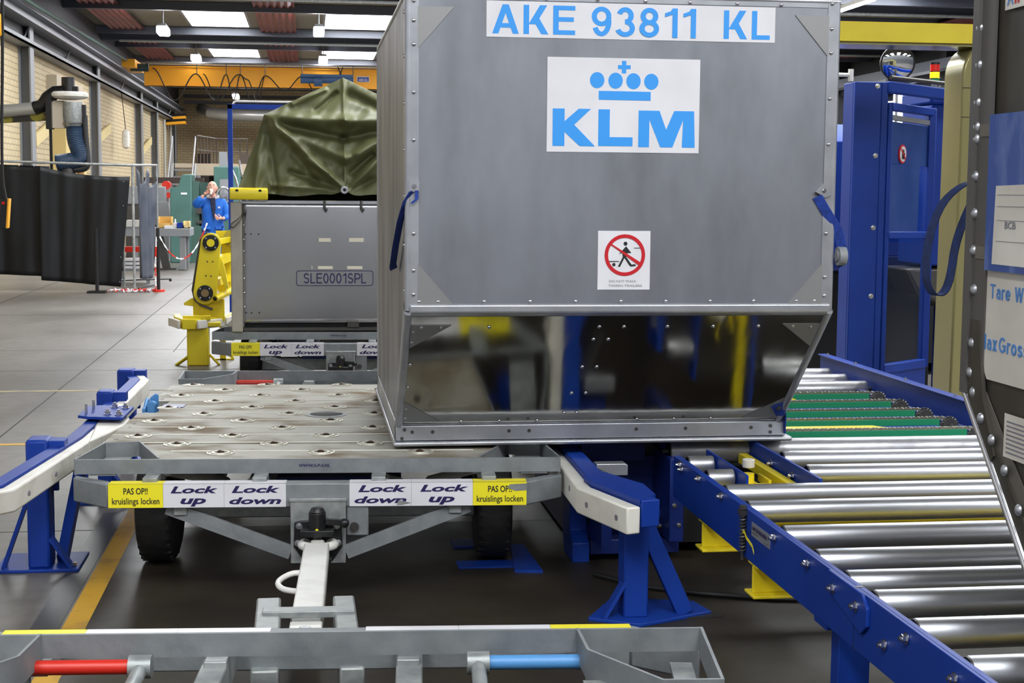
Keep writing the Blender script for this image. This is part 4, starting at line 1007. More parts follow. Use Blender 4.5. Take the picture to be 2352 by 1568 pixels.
G2 = thing('guide_rail', 'blue post and bent guide rail with white plastic pad, right of the dolly', 'guide rail', (1.12, 5.1, 0))
build(MB().wall([(.965, 6.3), (.957, 5.66), (.947, 5.17), (1.052, 4.815)], .355, .448, .052), 'rubbing_strip', M_plastic, G2, bevel=.006)
build(MB().wall([(1.017, 6.3), (1.009, 5.66), (1.0, 5.19), (1.106, 4.83)], .375, .468, .07), 'rail_channel', M_blue, G2, bevel=.004)
build(MB().prism([(.985, 5.25), (1.0, 5.17), (1.1, 4.835), (1.176, 4.93), (1.176, 5.115), (1.06, 5.4)], 'z', .455, .469), 'rail_lip', M_blue, G2)
scatter(MB().cyl((0, 0, -.004), (0, 0, .0012), .011, 14).mesh('strip_screw'), 'strip_screw', M_greyink, G2, [basis((1, -3.4, 0), (0, 0, 1), (-1, -.31, 0), (.947 + .105 * k - .0003, 5.17 - .355 * k, .40)) for k in (.2, .8)] + [basis((0, -1, 0), (0, 0, 1), (-1, 0, 0), (.9505, 5.35, .41))])
build(MB().bx(1.088, 1.176, 5.01, 5.115, .012, .466), 'post', M_blue, G2, bevel=.006)
build(MB().cyl((1.165, 5.009, .40), (1.165, 5.003, .40), .009, 8), 'bolt', M_steel, G2)
build(MB().prism([(.965, 5.03), (1.13, 4.93), (1.42, 5.06), (1.39, 5.2), (1.1, 5.28)], 'z', 0, .014), 'base_plate', M_blue, G2, bevel=.003)
build(MB().bar((1.16, 5.06, .36), (1.32, 5.06, .012), .06, .045, (0, 1, 0)), 'brace', M_blue, G2, bevel=.003)
build(MB().bar((1.02, 5.03, .012), (1.1, 5.04, .145), .06, .012, (1, 0, 0)), 'gusset', M_blue, G2)
build(MB().bx(1.26, 1.45, 5.015, 5.06, 0, .006), 'shim_plate', M_dsteel, G2)

F = thing('floor_bracket', 'flat blue angle bracket lying on the floor behind the right tyre', 'floor bracket', (.75, 5.85, 0))
build(MB().bx(.585, .86, 5.80, 5.90, 0, .008), 'flat_bar', M_blue, F)
build(MB().prism([(.80, 5.72), (.91, 5.70), (.895, 6.15), (.84, 6.15)], 'z', .0, .012), 'flat_bar', M_blue, F)
build(MB().bx(.6, .80, 6.14, 6.28, 0, .008), 'flat_bar', M_blue, F)

# ================================================================ roller conveyor
CV = thing('roller_conveyor', 'blue framed conveyor of steel rollers and green chain guides on the right', 'conveyor', (2.2, 5.2, 0))
def beam(y0, y1, nm='side_plate'):
    return build(MB().bx(1.376, 1.386, y0, y1, .343, .502).bx(1.386, 1.42, y0, y1, .343, .352).bx(1.386, 1.402, y0, y1, .49, .502), nm, M_blue, CV, bevel=.0015)
beam(3.575, 5.48); beam(2.2, 3.568)
build(MB().prism([(3.74, .505), (3.74, .45), (3.50, .40), (3.46, .43), (3.46, .475), (3.50, .505)], 'x', 1.366, 1.376), 'splice_plate', M_blue, CV, bevel=.002)
build(MB().bx(1.378, 1.40, 3.566, 3.578, .34, .503), 'joint_plate', M_dsteel, CV)
BOLT = bolt_mesh(.0105, .011, 'axle_bolt')
scatter(BOLT, 'axle_bolt', M_steel, CV, [basis((0, -1, 0), (0, 0, 1), (-1, 0, 0), (1.375, y, z)) for y, z in ((5.371, .487), (5.34, .475), (5.094, .487), (4.804, .483), (4.224, .477), (3.925, .473), (3.228, .472), (2.963, .464), (3.357, .417), (2.75, .468))])
scatter(BOLT, 'splice_bolt', M_steel, CV, [basis((0, -1, 0), (0, 0, 1), (-1, 0, 0), (1.366, y, z)) for y, z in ((3.695, .466), (3.528, .465))])
lab = build(MB().bx(1.3745, 1.376, 4.271, 4.459, .430, .474), 'maker_plate', mat('brushed_plate', rgb(168, 170, 176), .4, .6), CV, label='small metal maker plate on the blue side plate')
text('MODERNIEK', (1.3745, 4.445, .450), (0, -1, 0), (0, 0, 1), .15, .013, M_navy, lab, bold=.03)
text('www', (1.3745, 4.445, .441), (0, -1, 0), (0, 0, 1), .06, .004, M_navy, lab)
text('tel', (1.3745, 4.33, .436), (0, -1, 0), (0, 0, 1), .04, .004, M_navy, lab)
sp = [(1.366 + .010 * math.cos(i * PI / 5), 4.525 + .010 * math.sin(i * PI / 5), .36 + .0011 * i) for i in range(110)]
build(MB().tube(sp, .0032, 6).cyl((1.366, 4.525, .335), (1.366, 4.525, .51), .005, 8).cyl((1.366, 4.525, .50), (1.366, 4.525, .512), .012, 6).bx(1.352, 1.378, 4.51, 4.54, .482, .497), 'tension_spring', M_dsteel, CV)
build(MB().strip([(1.362, 4.51, .425), (1.358, 4.48, .432), (1.356, 4.45, .42), (1.36, 4.40, .405), (1.358, 4.375, .39)], (0, 0, .010), (-.001, 0, 0)), 'cable_tie', M_stickyellow, CV)
def roller(x0, x1, y, r=.037, m=None, z=None, worn=False):
    z = .5 - r if z is None else z
    mb = MB().lathe([(r * .45, -.004), (r * .8, -.003), (r * .97, 0), (r, .003), (r, x1 - x0 - .003), (r * .97, x1 - x0), (r * .45, x1 - x0 + .004)], (x0, y, z), (1, 0, 0), 28)
    ro = build(mb, 'roller', m or M_roller, CV)
    build(MB().lathe([(r * .93, -.0045), (r * .95, -.001), (r * .80, -.001), (r * .78, -.0045)], (x0, y, z), (1, 0, 0), 24).cyl((x0 - .03, y, z), (x1 + .03, y, z), .011, 10), 'axle', M_dsteel, ro)
    return ro
for y in (4.92, 4.655, 4.285, 3.985, 3.745, 3.545, 3.29, 3.0, 2.72, 2.45): roller(1.422, 2.975, y, .038)
for y in (5.55, 5.26): roller(1.83, 2.975, y, .038)
roller(1.45, 2.975, 5.85, .047, M_roller_worn)
for y in (8.217, 7.948, 7.64): roller(1.43, 2.97, y, .045, M_roller_worn)
for y in (5.475, 5.20): roller(1.432, 1.527, y, .036, M_roller_worn)
build(MB().bx(1.535, 1.545, 5.06, 5.60, .40, .503), 'inner_plate', M_blue, CV, bevel=.0015)
build(MB().bx(1.772, 1.784, 4.965, 5.86, .405, .505), 'inner_plate', M_blue, CV, bevel=.0015)
scatter(BOLT, 'axle_bolt', M_steel, CV, [basis((0, -1, 0), (0, 0, 1), (-1, 0, 0), (1.771, y, z)) for y, z in ((5.245, .462), (5.02, .445), (5.5, .462))])
build(MB().cyl((1.622, 5.32, .36), (1.622, 5.32, .460), .023, 20), 'lift_stop', M_yellow, CV)
build(MB().cyl((1.622, 5.32, .482), (1.622, 5.32, .514), .023, 20), 'stop_cap', M_plastic, CV, bevel=.003)
build(MB().bx(1.575, 1.70, 5.16, 5.30, .418, .426).bx(1.64, 1.648, 5.17, 5.45, .40, .43).bx(1.725, 1.76, 5.13, 5.80, .41, .45).bx(1.56, 1.76, 5.16, 5.18, .38, .426).bx(1.69, 1.70, 5.28, 5.42, .41, .44), 'lift_frame', M_yellow, CV, bevel=.002)
# yellow cross beams under the rollers
CB1, CB2 = 5.06, 4.45
for y in (CB1, CB2, 3.0):
    build(MB().bx(1.368, 2.95, y - .05, y + .05, .24, .249).bx(1.378, 2.95, y - .05, y + .05, .334, .342).prism([(1.378, .249), (1.378, .342), (2.95, .342), (2.95, .249)], 'y', y - .005, y + .005), 'cross_beam', M_yellow, CV, bevel=.002)
    build(MB().bx(1.42, 2.9, y + .02, y + .10, .40, .412), 'cross_strip', M_yellow, CV)
# chain transfers with green guides
SPK = MB()
for i in range(16):
    a = 2 * PI * i / 16; SPK.bar((0, .026 * math.cos(a), .026 * math.sin(a)), (0, .038 * math.cos(a), .038 * math.sin(a)), .012, .008, (1, 0, 0))
for i, y in enumerate((7.20, 6.912, 6.62, 6.345, 6.06)):
    gd = build(MB().bx(1.45, 2.815, y - .016, y + .016, .444, .494), 'chain_guide', M_green, CV, bevel=.002)
    mb = MB(); x = 1.46; q = 0
    while x < 2.84:
        dx = .019
        mb.bx(x, x + dx * .86, y - .007, y + .007, .494, .502)
        mb.cyl((x + dx * .5, y - .012, .499), (x + dx * .5, y + .012, .499), .0052, 6)
        if q % 2: mb.bx(x - .004, x + dx + .004, y - .0135, y - .0115, .493, .5055)
        x += dx; q += 1
    build(mb, 'transfer_chain', M_chain, CV)
    mb = MB().cyl((2.868, y - .012, .460), (2.868, y + .012, .460), .034, 22).cyl((2.868, y - .035, .460), (2.868, y + .035, .460), .012, 12)
    for k in range(18):
        a = 2 * PI * k / 18; c, s = math.cos(a), math.sin(a)
        mb.bar((2.868 + .030 * c, y, .460 + .030 * s), (2.868 + .044 * c, y, .460 + .044 * s), .010, .009, (0, 1, 0))
    build(mb, 'sprocket', M_dsteel, CV)
    build(MB().bx(1.45, 2.80, y - .06, y - .022, .43, .468), 'channel', M_blue, CV, bevel=.002)
    build(MB().bx(2.80, 2.93, y - .065, y - .025, .445, .463), 'bearing_bracket', M_alu_frame, CV, bevel=.003)
build(MB().prism([(1.9, .50), (2.355, .50), (2.39, .485), (2.39, .47), (1.9, .47)], 'y', 7.06, 7.09).bx(1.9, 2.35, 6.99, 7.09, .47, .492), 'yellow_stop', M_yellow, CV)
build(MB().prism([(1.5, 6.155), (2.52, 6.155), (2.46, 6.235), (1.5, 6.235)], 'z', .47, .485), 'yellow_bar', M_yellow, CV)
# right frame
build(MB().bx(3.0, 3.012, 4.0, 8.45, .40, .55).bx(2.985, 3.04, 4.0, 8.45, .55, .558), 'side_plate', M_blue, CV, bevel=.002)
scatter(bolt_mesh(.008, .008, 'cap_bolt'), 'cap_bolt', M_steel, CV, [(3.01, y, .558) for y in (8.35, 7.9, 7.2, 6.6, 6.0)])
for x, y in ((1.47, 3.83), (2.9, 3.83), (2.9, 7.9), (1.6, 7.9), (2.9, 5.9)):
    build(MB().bx(x - .045, x + .045, y - .03, y + .03, 0, .343).bx(x - .09, x + .09, y - .05, y + .05, .325, .343).bx(x - .09, x + .09, y - .06, y + .06, 0, .012), 'leg', M_blue, CV, bevel=.003)
build(MB().bx(1.50, 2.9, 5.95, 8.3, .05, .36).bx(1.46, 1.50, 6.0, 8.3, .05, .43), 'under_filler', M_dark, CV)  # dark boxes added under the conveyor to hide the lit floor behind
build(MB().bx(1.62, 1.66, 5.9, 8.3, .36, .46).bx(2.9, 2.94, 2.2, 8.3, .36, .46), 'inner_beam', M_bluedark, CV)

single(MB().tube([(1.62, 3.95, .30), (1.55, 3.98, .12), (1.42, 3.86, .02), (1.36, 3.62, .013), (1.45, 3.48, .013), (1.62, 3.46, .013), (1.78, 3.55, .013), (1.9, 3.8, .013)], .012, 10), 'cable', M_cable, 'black cable looping onto the floor below the conveyor', 'cable')
single(MB().tube([(1.1, 5.62, .012), (1.25, 5.42, .011), (1.45, 5.30, .011), (1.7, 5.2, .011), (2.0, 5.15, .011)], .010, 8), 'cable', M_cable, 'thin dark cable on the floor behind the right guide post', 'cable')

# ================================================================ lift between dolly track and conveyor
LF = thing('transfer_lift', 'dark blue lifting unit in shadow below the big container', 'lifting unit', (1.3, 6.2, 0))
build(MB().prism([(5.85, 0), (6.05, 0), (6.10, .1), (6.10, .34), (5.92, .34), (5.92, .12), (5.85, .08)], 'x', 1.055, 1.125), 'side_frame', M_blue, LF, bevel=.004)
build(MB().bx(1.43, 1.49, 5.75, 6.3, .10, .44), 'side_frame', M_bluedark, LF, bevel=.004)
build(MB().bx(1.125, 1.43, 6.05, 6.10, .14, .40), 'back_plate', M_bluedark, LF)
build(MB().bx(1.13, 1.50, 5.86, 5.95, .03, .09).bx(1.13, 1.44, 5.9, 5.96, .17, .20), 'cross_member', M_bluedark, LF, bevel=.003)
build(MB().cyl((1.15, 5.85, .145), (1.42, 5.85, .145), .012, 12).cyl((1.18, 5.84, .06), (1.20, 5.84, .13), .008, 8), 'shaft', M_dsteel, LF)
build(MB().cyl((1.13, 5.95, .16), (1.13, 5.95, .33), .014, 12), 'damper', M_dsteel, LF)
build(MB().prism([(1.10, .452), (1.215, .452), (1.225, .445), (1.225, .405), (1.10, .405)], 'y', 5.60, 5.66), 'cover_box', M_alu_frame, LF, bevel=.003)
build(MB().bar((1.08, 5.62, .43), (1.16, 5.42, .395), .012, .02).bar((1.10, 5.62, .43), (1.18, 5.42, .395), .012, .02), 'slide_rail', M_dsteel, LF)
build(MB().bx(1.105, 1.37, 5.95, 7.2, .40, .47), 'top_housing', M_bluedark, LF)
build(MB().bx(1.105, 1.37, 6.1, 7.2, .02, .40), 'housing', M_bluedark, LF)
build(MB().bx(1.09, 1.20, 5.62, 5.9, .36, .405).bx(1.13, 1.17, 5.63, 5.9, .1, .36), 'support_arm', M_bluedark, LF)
scatter(bolt_mesh(.007, .008, 'lift_bolt'), 'bolt', M_steel, LF, [basis((1, 0, 0), (0, 0, 1), (0, -1, 0), p) for p in ((1.09, 5.92, .22), (1.11, 5.92, .35), (1.45, 5.75, .25), (1.46, 5.75, .35), (1.47, 5.75, .17))])
# ================================================================ machine and portal behind the conveyor
P = thing('scanner_portal', 'yellow overhead beam on a rounded beige column behind the conveyor', 'portal', (3.0, 7.95, 0))
build(MB().bx(1.12, 3.66, 7.88, 7.90, 2.325, 2.43), 'fascia', M_yellow, P)
build(MB().bx(1.12, 3.66, 7.90, 8.15, 2.31, 2.43), 'beam', M_beige, P)
pts = [(3.565, 0), (3.575, 2.0)] + [(3.575 + .12 * (1 - math.cos(a)), 2.16 + .16 * math.sin(a)) for a in [i * PI / 16 for i in range(9)]] + [(3.80, 2.32), (3.80, 0)]
build(MB().prism(pts, 'y', 7.9, 8.15), 'column', M_beige, P, bevel=.012)
build(MB().bx(3.5745, 3.70, 7.898, 7.9, 1.925, 1.928).bx(3.5745, 3.70, 7.898, 7.9, 2.085, 2.088), 'panel_joint', M_dark, P)
build(MB().bx(1.12, 1.30, 7.9, 8.15, 0, 2.32), 'column', M_beige, P)

GD = thing('machine_gate', 'tall blue post with framed clear gate behind the right end of the conveyor', 'machine gate', (3.6, 9.1, 0))
build(MB().bx(3.37, 3.545, 9.0, 9.03, 0, 2.195).bx(3.545, 3.59, 9.0, 9.22, 0, 2.195).bx(3.37, 3.40, 9.03, 9.2, 0, 2.195), 'post', M_blue, GD, bevel=.006)
scatter(bolt_mesh(.012, .01, 'post_bolt'), 'bolt', M_steel, GD, [basis((1, 0, 0), (0, 0, 1), (0, -1, 0), (3.515, 9.0, z)) for z in (2.17, 1.74, 1.29, .86)])
def gbar(z, h=.05, nm='gate_rail'):
    return build(MB().bar((3.60, 9.0, z), (4.05, 9.40, z - .01), .05, h), nm, M_blue, GD, bevel=.006)
gbar(2.045); gbar(1.245, .045); gbar(.395, .06)
build(MB().bx(4.02, 4.075, 9.37, 9.44, .36, 2.06), 'gate_stile', M_blue, GD, bevel=.01)
build(MB().bx(3.59, 3.62, 8.99, 9.05, .36, 2.06), 'gate_stile', M_blue, GD, bevel=.006)
build(MB().bar((3.62, 9.02, .24), (4.06, 9.42, .24), .03, .26), 'kick_plate', M_blue, GD)
build(MB().bar((3.62, 9.03, 1.825), (4.03, 9.395, 1.81), .004, .26), 'tinted_panel', M_bluepanel, GD)
build(MB().bar((3.62, 9.03, 1.475), (3.94, 9.315, 1.47), .004, .43), 'tinted_panel', M_bluepanel, GD)
build(MB().bar((3.62, 9.03, .81), (4.03, 9.395, .81), .006, .78), 'clear_panel', M_glass, GD)
build(MB().bar((3.62, 9.03, 1.98), (4.03, 9.395, 1.965), .03, .03), 'pipe', M_greypaint, GD)
d = Vector((.43, .38, 0)).normalized()
sg = build(MB().slab([Vector((3.745, 9.137, 1.755)) + d * (.052 * math.cos(2 * PI * i / 30)) + Vector((0, 0, .06 * math.sin(2 * PI * i / 30))) for i in range(30)], (.004, -.005, 0)), 'no_entry_sign', M_red, GD, label='round red and white no-touching sign')
c0 = Vector((3.745, 9.137, 1.755)) + Vector((.005, -.006, 0))
build(MB().slab([c0 + d * (.042 * math.cos(2 * PI * i / 30)) + Vector((0, 0, .049 * math.sin(2 * PI * i / 30))) for i in range(30)], (.001, -.001, 0)), 'sign_face', M_sticker, sg)
c1 = c0 + Vector((.0015, -.0015, 0))
hand = [(-.018, -.03), (.012, -.034), (.02, -.012), (.028, .004), (.022, .008), (.012, -.004), (.013, .026), (.007, .027), (.003, .03), (-.003, .03), (-.006, .024), (-.012, .022), (-.016, 0)]
build(MB().slab([c1 + d * a + Vector((0, 0, b)) for a, b in hand], (.0008, -.0008, 0)), 'hand_symbol', M_ink, sg)
build(MB().slab([c1 + Vector((.001, -.001, 0)) + d * a + Vector((0, 0, b)) for a, b in ((-.034, .030), (-.028, .038), (.034, -.030), (.028, -.038))], (.0008, -.0008, 0)), 'slash', M_red, sg)
build(MB().bar((3.58, 9.0, 2.165), (4.3, 9.35, 2.13), .05, .075), 'top_beam', M_blue, GD, bevel=.01)
build(MB().cyl((3.60, 9.0, 2.225), (4.3, 9.33, 2.20), .014, 10), 'top_bar', M_dsteel, GD)

CB = thing('machine_cabinet', 'plain blue machine cabinet right of the framed gate', 'machine cabinet', (4.3, 9.9, 0))
build(MB().bx(4.13, 4.6, 9.6, 10.1, 1.02, 2.10), 'housing', M_blue, CB, bevel=.015)
build(MB().bx(4.12, 4.62, 9.59, 10.1, 2.10, 2.20), 'cap', M_blue, CB, bevel=.02)
build(MB().bx(4.35, 4.5, 9.75, 9.95, 0, 1.02), 'leg', M_bluedark, CB)
build(MB().prism([(4.0, 1.0), (4.6, 1.02), (4.6, .8), (4.35, .72), (4.1, .82)], 'y', 9.62, 10.05), 'lower_cover', M_dsteel, CB, bevel=.02)

SG = thing('signal_tower', 'stacked red, amber and green signal light above the blue gate', 'signal light', (4.145, 9.6, 2.2))
build(MB().cyl((4.145, 9.6, 2.198), (4.145, 9.6, 2.25), .02, 14), 'pole', M_greypaint, SG)
for z0, z1, m, nm in ((2.245, 2.268, M_signalgreen, 'green_lamp'), (2.272, 2.312, M_signalamber, 'amber_lamp'), (2.318, 2.362, M_signalred, 'red_lamp')):
    build(MB().cyl((4.145, 9.6, z0), (4.145, 9.6, z1), .031, 20), nm, m, SG)
build(MB().cyl((4.145, 9.6, 2.362), (4.145, 9.6, 2.376), .032, 20), 'cap', M_black, SG)
for z0, z1 in ((2.312, 2.318), (2.268, 2.272)): build(MB().cyl((4.145, 9.6, z0), (4.145, 9.6, z1), .033, 20), 'ring', M_black, SG)

MR = thing('convex_mirror', 'round convex mirror under the yellow beam', 'mirror', (3.87, 9.6, 2.2))
mb = MB(); n = 28
prof = [(.001, -.05)] + [(.112 * math.sin(t) / math.sin(.9), -.05 + .07 * (1 - math.cos(t))) for t in [.9 * i / 10 for i in range(1, 11)]]
build(mb.lathe(prof, (3.87, 9.58, 2.365), Vector((.15, 1, .12)), n), 'mirror_dome', M_mirror, MR)
build(MB().lathe([(.108, -.028), (.116, -.028), (.116, -.012), (.05, .0)], (3.87, 9.58, 2.365), Vector((.15, 1, .12)), n), 'rim', M_black, MR)
build(MB().bx(3.83, 3.87, 9.62, 9.66, 2.12, 2.36).bx(3.83, 3.87, 9.14, 9.66, 2.165, 2.185), 'bracket', M_black, MR)

MC = thing('blue_machine', 'blue machine body between the big container and the blue gate post', 'machine', (3.5, 11.0, 0))
build(MB().prism([(10.4, 1.05), (10.4, 1.88), (10.9, 2.02), (11.6, 2.02), (11.6, 1.05)], 'x', 3.45, 4.4), 'housing', M_blue, MC, bevel=.01)
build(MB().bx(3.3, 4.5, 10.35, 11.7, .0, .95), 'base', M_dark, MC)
build(MB().bx(3.3, 4.55, 10.3, 11.7, .95, 1.05), 'bed', M_bluedark, MC)
scatter(bolt_mesh(.012, .01, 'machine_bolt'), 'bolt', M_steel, MC, [basis((1, 0, 0), (0, 0, 1), (0, -1, 0), p) for p in ((3.52, 10.4, 1.76), (3.53, 10.4, 1.70))])
HR = thing('handrail', 'white tube handrail between the big container and the blue gate post', 'handrail', (3.5, 9.7, 1.6))
build(MB().cyl((3.0, 9.7, 2.30), (3.60, 9.7, 2.29), .014, 10).cyl((3.60, 9.7, 2.25), (3.60, 9.7, 2.33), .018, 10).cyl((3.0, 9.9, 2.02), (3.5, 9.9, 2.02), .014, 10), 'rail', M_white, HR)
build(MB().cyl((3.05, 9.75, 0), (3.05, 9.75, 2.30), .014, 8), 'upright', M_white, HR)
build(MB().sph((3.30, 9.85, 2.10), .05, 14), 'end_ball', M_yellow, HR)
PF = thing('belt_table', 'grey mesh belt table seen through the blue gate', 'belt table', (4.6, 12, 0))
build(MB().bx(4.35, 6.5, 11.8, 14.5, 1.0, 1.08), 'belt', mat('mesh_belt', rgb(150, 150, 152), .5, .3, rgb(90, 90, 92), 60, lo=.45, hi=.55), PF)
build(MB().bx(4.35, 6.5, 11.8, 14.5, .1, 1.0), 'frame', M_dark, PF)  # solid dark block painting in the darkness below the belt
build(MB().bx(4.6, 5.6, 14.2, 14.4, 1.08, 1.25), 'end_guard', M_greypaint, PF)
YP = thing('yellow_post', 'small yellow post behind the far rollers beside the container', 'post', (2.72, 8.75, 0))
build(MB().bx(2.66, 2.79, 8.7, 8.8, 0, .78), 'post', M_yellow, YP, bevel=.004)
build(MB().bx(2.60, 2.70, 8.66, 8.7, .55, .60).bx(2.62, 2.66, 8.66, 8.72, .45, .7), 'latch', M_yellow, YP)
BF = thing('shelf_unit', 'dark store of boxes and machines far right behind the gate', 'machine', (7.5, 22, 0))
build(MB().bx(6.0, 11.5, 22, 23, 0, 1.25), 'lower_body', M_dark, BF)
build(MB().bx(8.0, 8.4, 21.9, 22.1, 1.1, 1.55), 'teal_box', M_teal, BF)
build(MB().bx(7.9, 8.3, 21.95, 22.1, 1.55, 1.75), 'red_box', M_redpaint, BF)
build(MB().bx(7.4, 11.5, 22.2, 23, 1.25, 2.2), 'pale_back', M_panelgrey, BF)
# ================================================================ yellow docking arm
DA = thing('docking_arm', 'yellow post with white bumper pads and a pivoting yellow arm, left of the silver crate', 'docking arm', (-.94, 12.95, 0))
build(MB().bx(-1.03, -.848, 12.86, 13.04, 0, .335), 'post', M_yellow, DA, bevel=.012)
build(MB().bar((-1.13, 12.9, .0), (-1.025, 12.95, .07), .04, .012, (1, 0, 0)), 'gusset', M_yellow, DA)
build(MB().bar((-.76, 12.9, .0), (-.85, 12.95, .09), .04, .012, (1, 0, 0)), 'gusset', M_yellow, DA)
build(MB().bx(-.82, -.66, 13.3, 13.36, .0, .012).bx(-.78, -.73, 13.3, 13.36, .0, .3).bar((-.75, 13.33, .08), (-.66, 13.33, .01), .03, .02), 'rear_foot', M_yellow, DA)
hexp = [(-1.18, 13.35), (-1.155, 13.10), (-1.06, 12.80), (-.952, 12.80), (-.735, 13.05), (-.62, 13.6), (-.60, 14.2)]
build(MB().wall(hexp, .318, .405, .06), 'ring_channel', M_yellow, DA, bevel=.006)
build(MB().wall([(-1.185, 13.12), (-1.155, 13.06), (-1.075, 12.81)], .322, .395, -.025), 'bumper_pad', M_plastic, DA, bevel=.008)
build(MB().wall([(-.945, 12.795), (-.735, 13.03)], .322, .395, -.025).wall([(-.725, 13.05), (-.605, 13.6)], .322, .40, -.025), 'bumper_pad', M_plastic, DA, bevel=.008)
build(MB().bx(-1.1, -.75, 12.86, 13.5, .335, .37).bx(-1.06, -.83, 12.85, 12.9, .39, .43), 'table_plate', M_yellow, DA, bevel=.004)
def stadium(c0, r0, c1, r1, n=14):
    a0 = math.atan2(c1[1] - c0[1], c1[0] - c0[0]); pts = []
    for i in range(n + 1):
        a = a0 + PI / 2 + PI * i / n; pts.append((c0[0] + r0 * math.cos(a), c0[1] + r0 * math.sin(a)))
    for i in range(n + 1):
        a = a0 - PI / 2 + PI * i / n; pts.append((c1[0] + r1 * math.cos(a), c1[1] + r1 * math.sin(a)))
    return pts
lo, hi_ = (-.877, .618), (-.824, 1.045)
arm = build(MB().prism(stadium(lo, .098, hi_, .084), 'y', 12.93, 12.98), 'arm_plate', M_yellow, DA, bevel=.004)
for c, hubm in ((lo, mat('bronze_hub', rgb(150, 128, 90), .4, .7)), (hi_, M_yellow)):
    fl = build(MB().lathe([(.03, 0), (.068, 0), (.068, .014), (.03, .016)], (c[0], 12.93, c[1]), (0, -1, 0), 28), 'flange_bearing', M_black, arm)
    build(MB().cyl((c[0], 12.93, c[1]), (c[0], 12.91, c[1]), .033, 24), 'hub', hubm, arm)
    for k in range(4):
        a = PI / 4 + k * PI / 2
        build(MB().cyl((c[0] + .055 * math.cos(a), 12.915, c[1] + .055 * math.sin(a)), (c[0] + .055 * math.cos(a), 12.908, c[1] + .055 * math.sin(a)), .008, 8), 'flange_bolt', M_steel, arm)
scatter(MB().cyl((0, 0, 0), (0, 0, .002), .007, 10).mesh('plate_hole'), 'plate_hole', M_dsteel, DA, [basis((1, 0, 0), (0, 0, 1), (0, -1, 0), (x, 12.93, z)) for x, z in ((-.855, .885), (-.81, .885), (-.868, .765), (-.825, .762))])
build(MB().prism([(-.775, .97), (-.725, .88), (-.68, .66), (-.71, .645), (-.755, .80)], 'y', 12.95, 13.02), 'link_plate', M_yellow, DA)
arm2 = build(MB().prism(stadium((-.72, .66), .08, (-.66, 1.06), .08), 'y', 13.25, 13.30), 'arm_plate', M_yellow, DA, bevel=.004)
build(MB().cyl((-.66, 13.25, 1.075), (-.66, 13.2, 1.075), .075, 22).cyl((-.60, 13.2, 1.08), (-.60, 13.15, 1.08), .04, 16), 'idler_wheel', mat('dirty_yellow', rgb(170, 150, 50), .5), arm2)
build(MB().bx(-.80, -.70, 13.24, 13.26, 1.0, 1.14), 'guard', M_yellow, DA)
build(MB().bar((-.775, 12.98, 1.05), (-.66, 13.25, 1.07), .03, .045).bar((-.77, 12.99, .89), (-.68, 13.27, .92), .07, .07).bar((-.80, 12.99, .70), (-.70, 13.27, .73), .06, .06), 'spacer', M_yellow, DA)
tb = build(MB().cyl((-.792, 12.88, .572), (-.55, 13.3, .68), .030, 18), 'tube', M_yellow, DA)
build(MB().cyl((-.794, 12.877, .571), (-.7925, 12.8795, .5718), .018, 14), 'tube_bore', M_dark, tb)
ch = [(lo[0] - .10 + .012 * 0, 12.96, lo[1]), (hi_[0] - .086, 12.96, hi_[1])]
build(MB().tube([(hi_[0] - .03, 12.99, hi_[1] + .085), (hi_[0] - .09, 12.99, hi_[1] + .02), (lo[0] - .107, 12.99, lo[1] + .02), (lo[0] - .09, 12.99, lo[1] - .06), (lo[0] - .04, 12.95, lo[1] - .105), (lo[0] + .06, 12.93, lo[1] - .14)], .012, 6), 'drive_chain', M_dsteel, DA)
build(MB().prism([(-1.06, .53), (-.985, .575), (-.97, .53), (-.98, .50), (-1.06, .51)], 'y', 12.98, 13.02).bx(-.985, -.72, 12.99, 13.05, .37, .56), 'arm_base', M_yellow, DA, bevel=.004)

# blue portal frame behind the crate
BFm = thing('gantry_frame', 'tall blue square-tube frame with a white pipe on top, behind the tarpaulin', 'frame', (-.8, 16, 0))
for x in (-.832, 1.9): build(MB().bx(x, x + .05, 16, 16.05, 0, 2.385), 'upright', M_blue, BFm, bevel=.003)
build(MB().bx(-.832, 1.95, 16, 16.05, 2.335, 2.386), 'crossbar', M_blue, BFm, bevel=.003)
build(MB().tube([(-.775, 16.02, 2.386), (-.765, 16.02, 2.405), (-.74, 16.02, 2.416), (1.9, 16.02, 2.416)], .011, 10), 'pipe', M_white, BFm)

# ================================================================ overhead crane
CR = thing('overhead_crane', 'orange overhead travelling crane beam spanning the hall', 'crane', (-1, 44, 4.4))
build(MB().bx(-4.6, 9.5, 43.95, 44.25, 4.42, 4.98).bx(-4.6, 9.5, 43.9, 44.3, 4.42, 4.45).bx(-4.6, 9.5, 43.9, 44.3, 4.95, 4.98), 'beam', M_orange, CR)
build(MB().bx(-5.1, -4.75, 43.0, 45.2, 4.86, 5.08), 'end_truck', M_orange, CR)
build(MB().bx(-4.95, -4.5, 43.6, 43.9, 4.80, 5.0).cyl((-4.9, 43.7, 4.9), (-4.45, 43.7, 4.9), .11, 12), 'drive_motor', mat('motor_teal', rgb(30, 56, 62), .5), CR)
build(MB().cyl((-4.55, 43.85, 5.06), (9.5, 43.85, 5.06), .035, 10), 'festoon_rail', M_galv, CR)
h = build(MB().cyl((-.2, 43.5, 4.62), (.18, 43.5, 4.62), .10, 16).cyl((.18, 43.5, 4.60), (.42, 43.5, 4.60), .16, 16).cyl((.42, 43.5, 4.64), (1.3, 43.5, 4.64), .11, 16).bx(-.2, 1.3, 43.4, 43.6, 4.70, 4.78), 'hoist', M_dblue, CR)
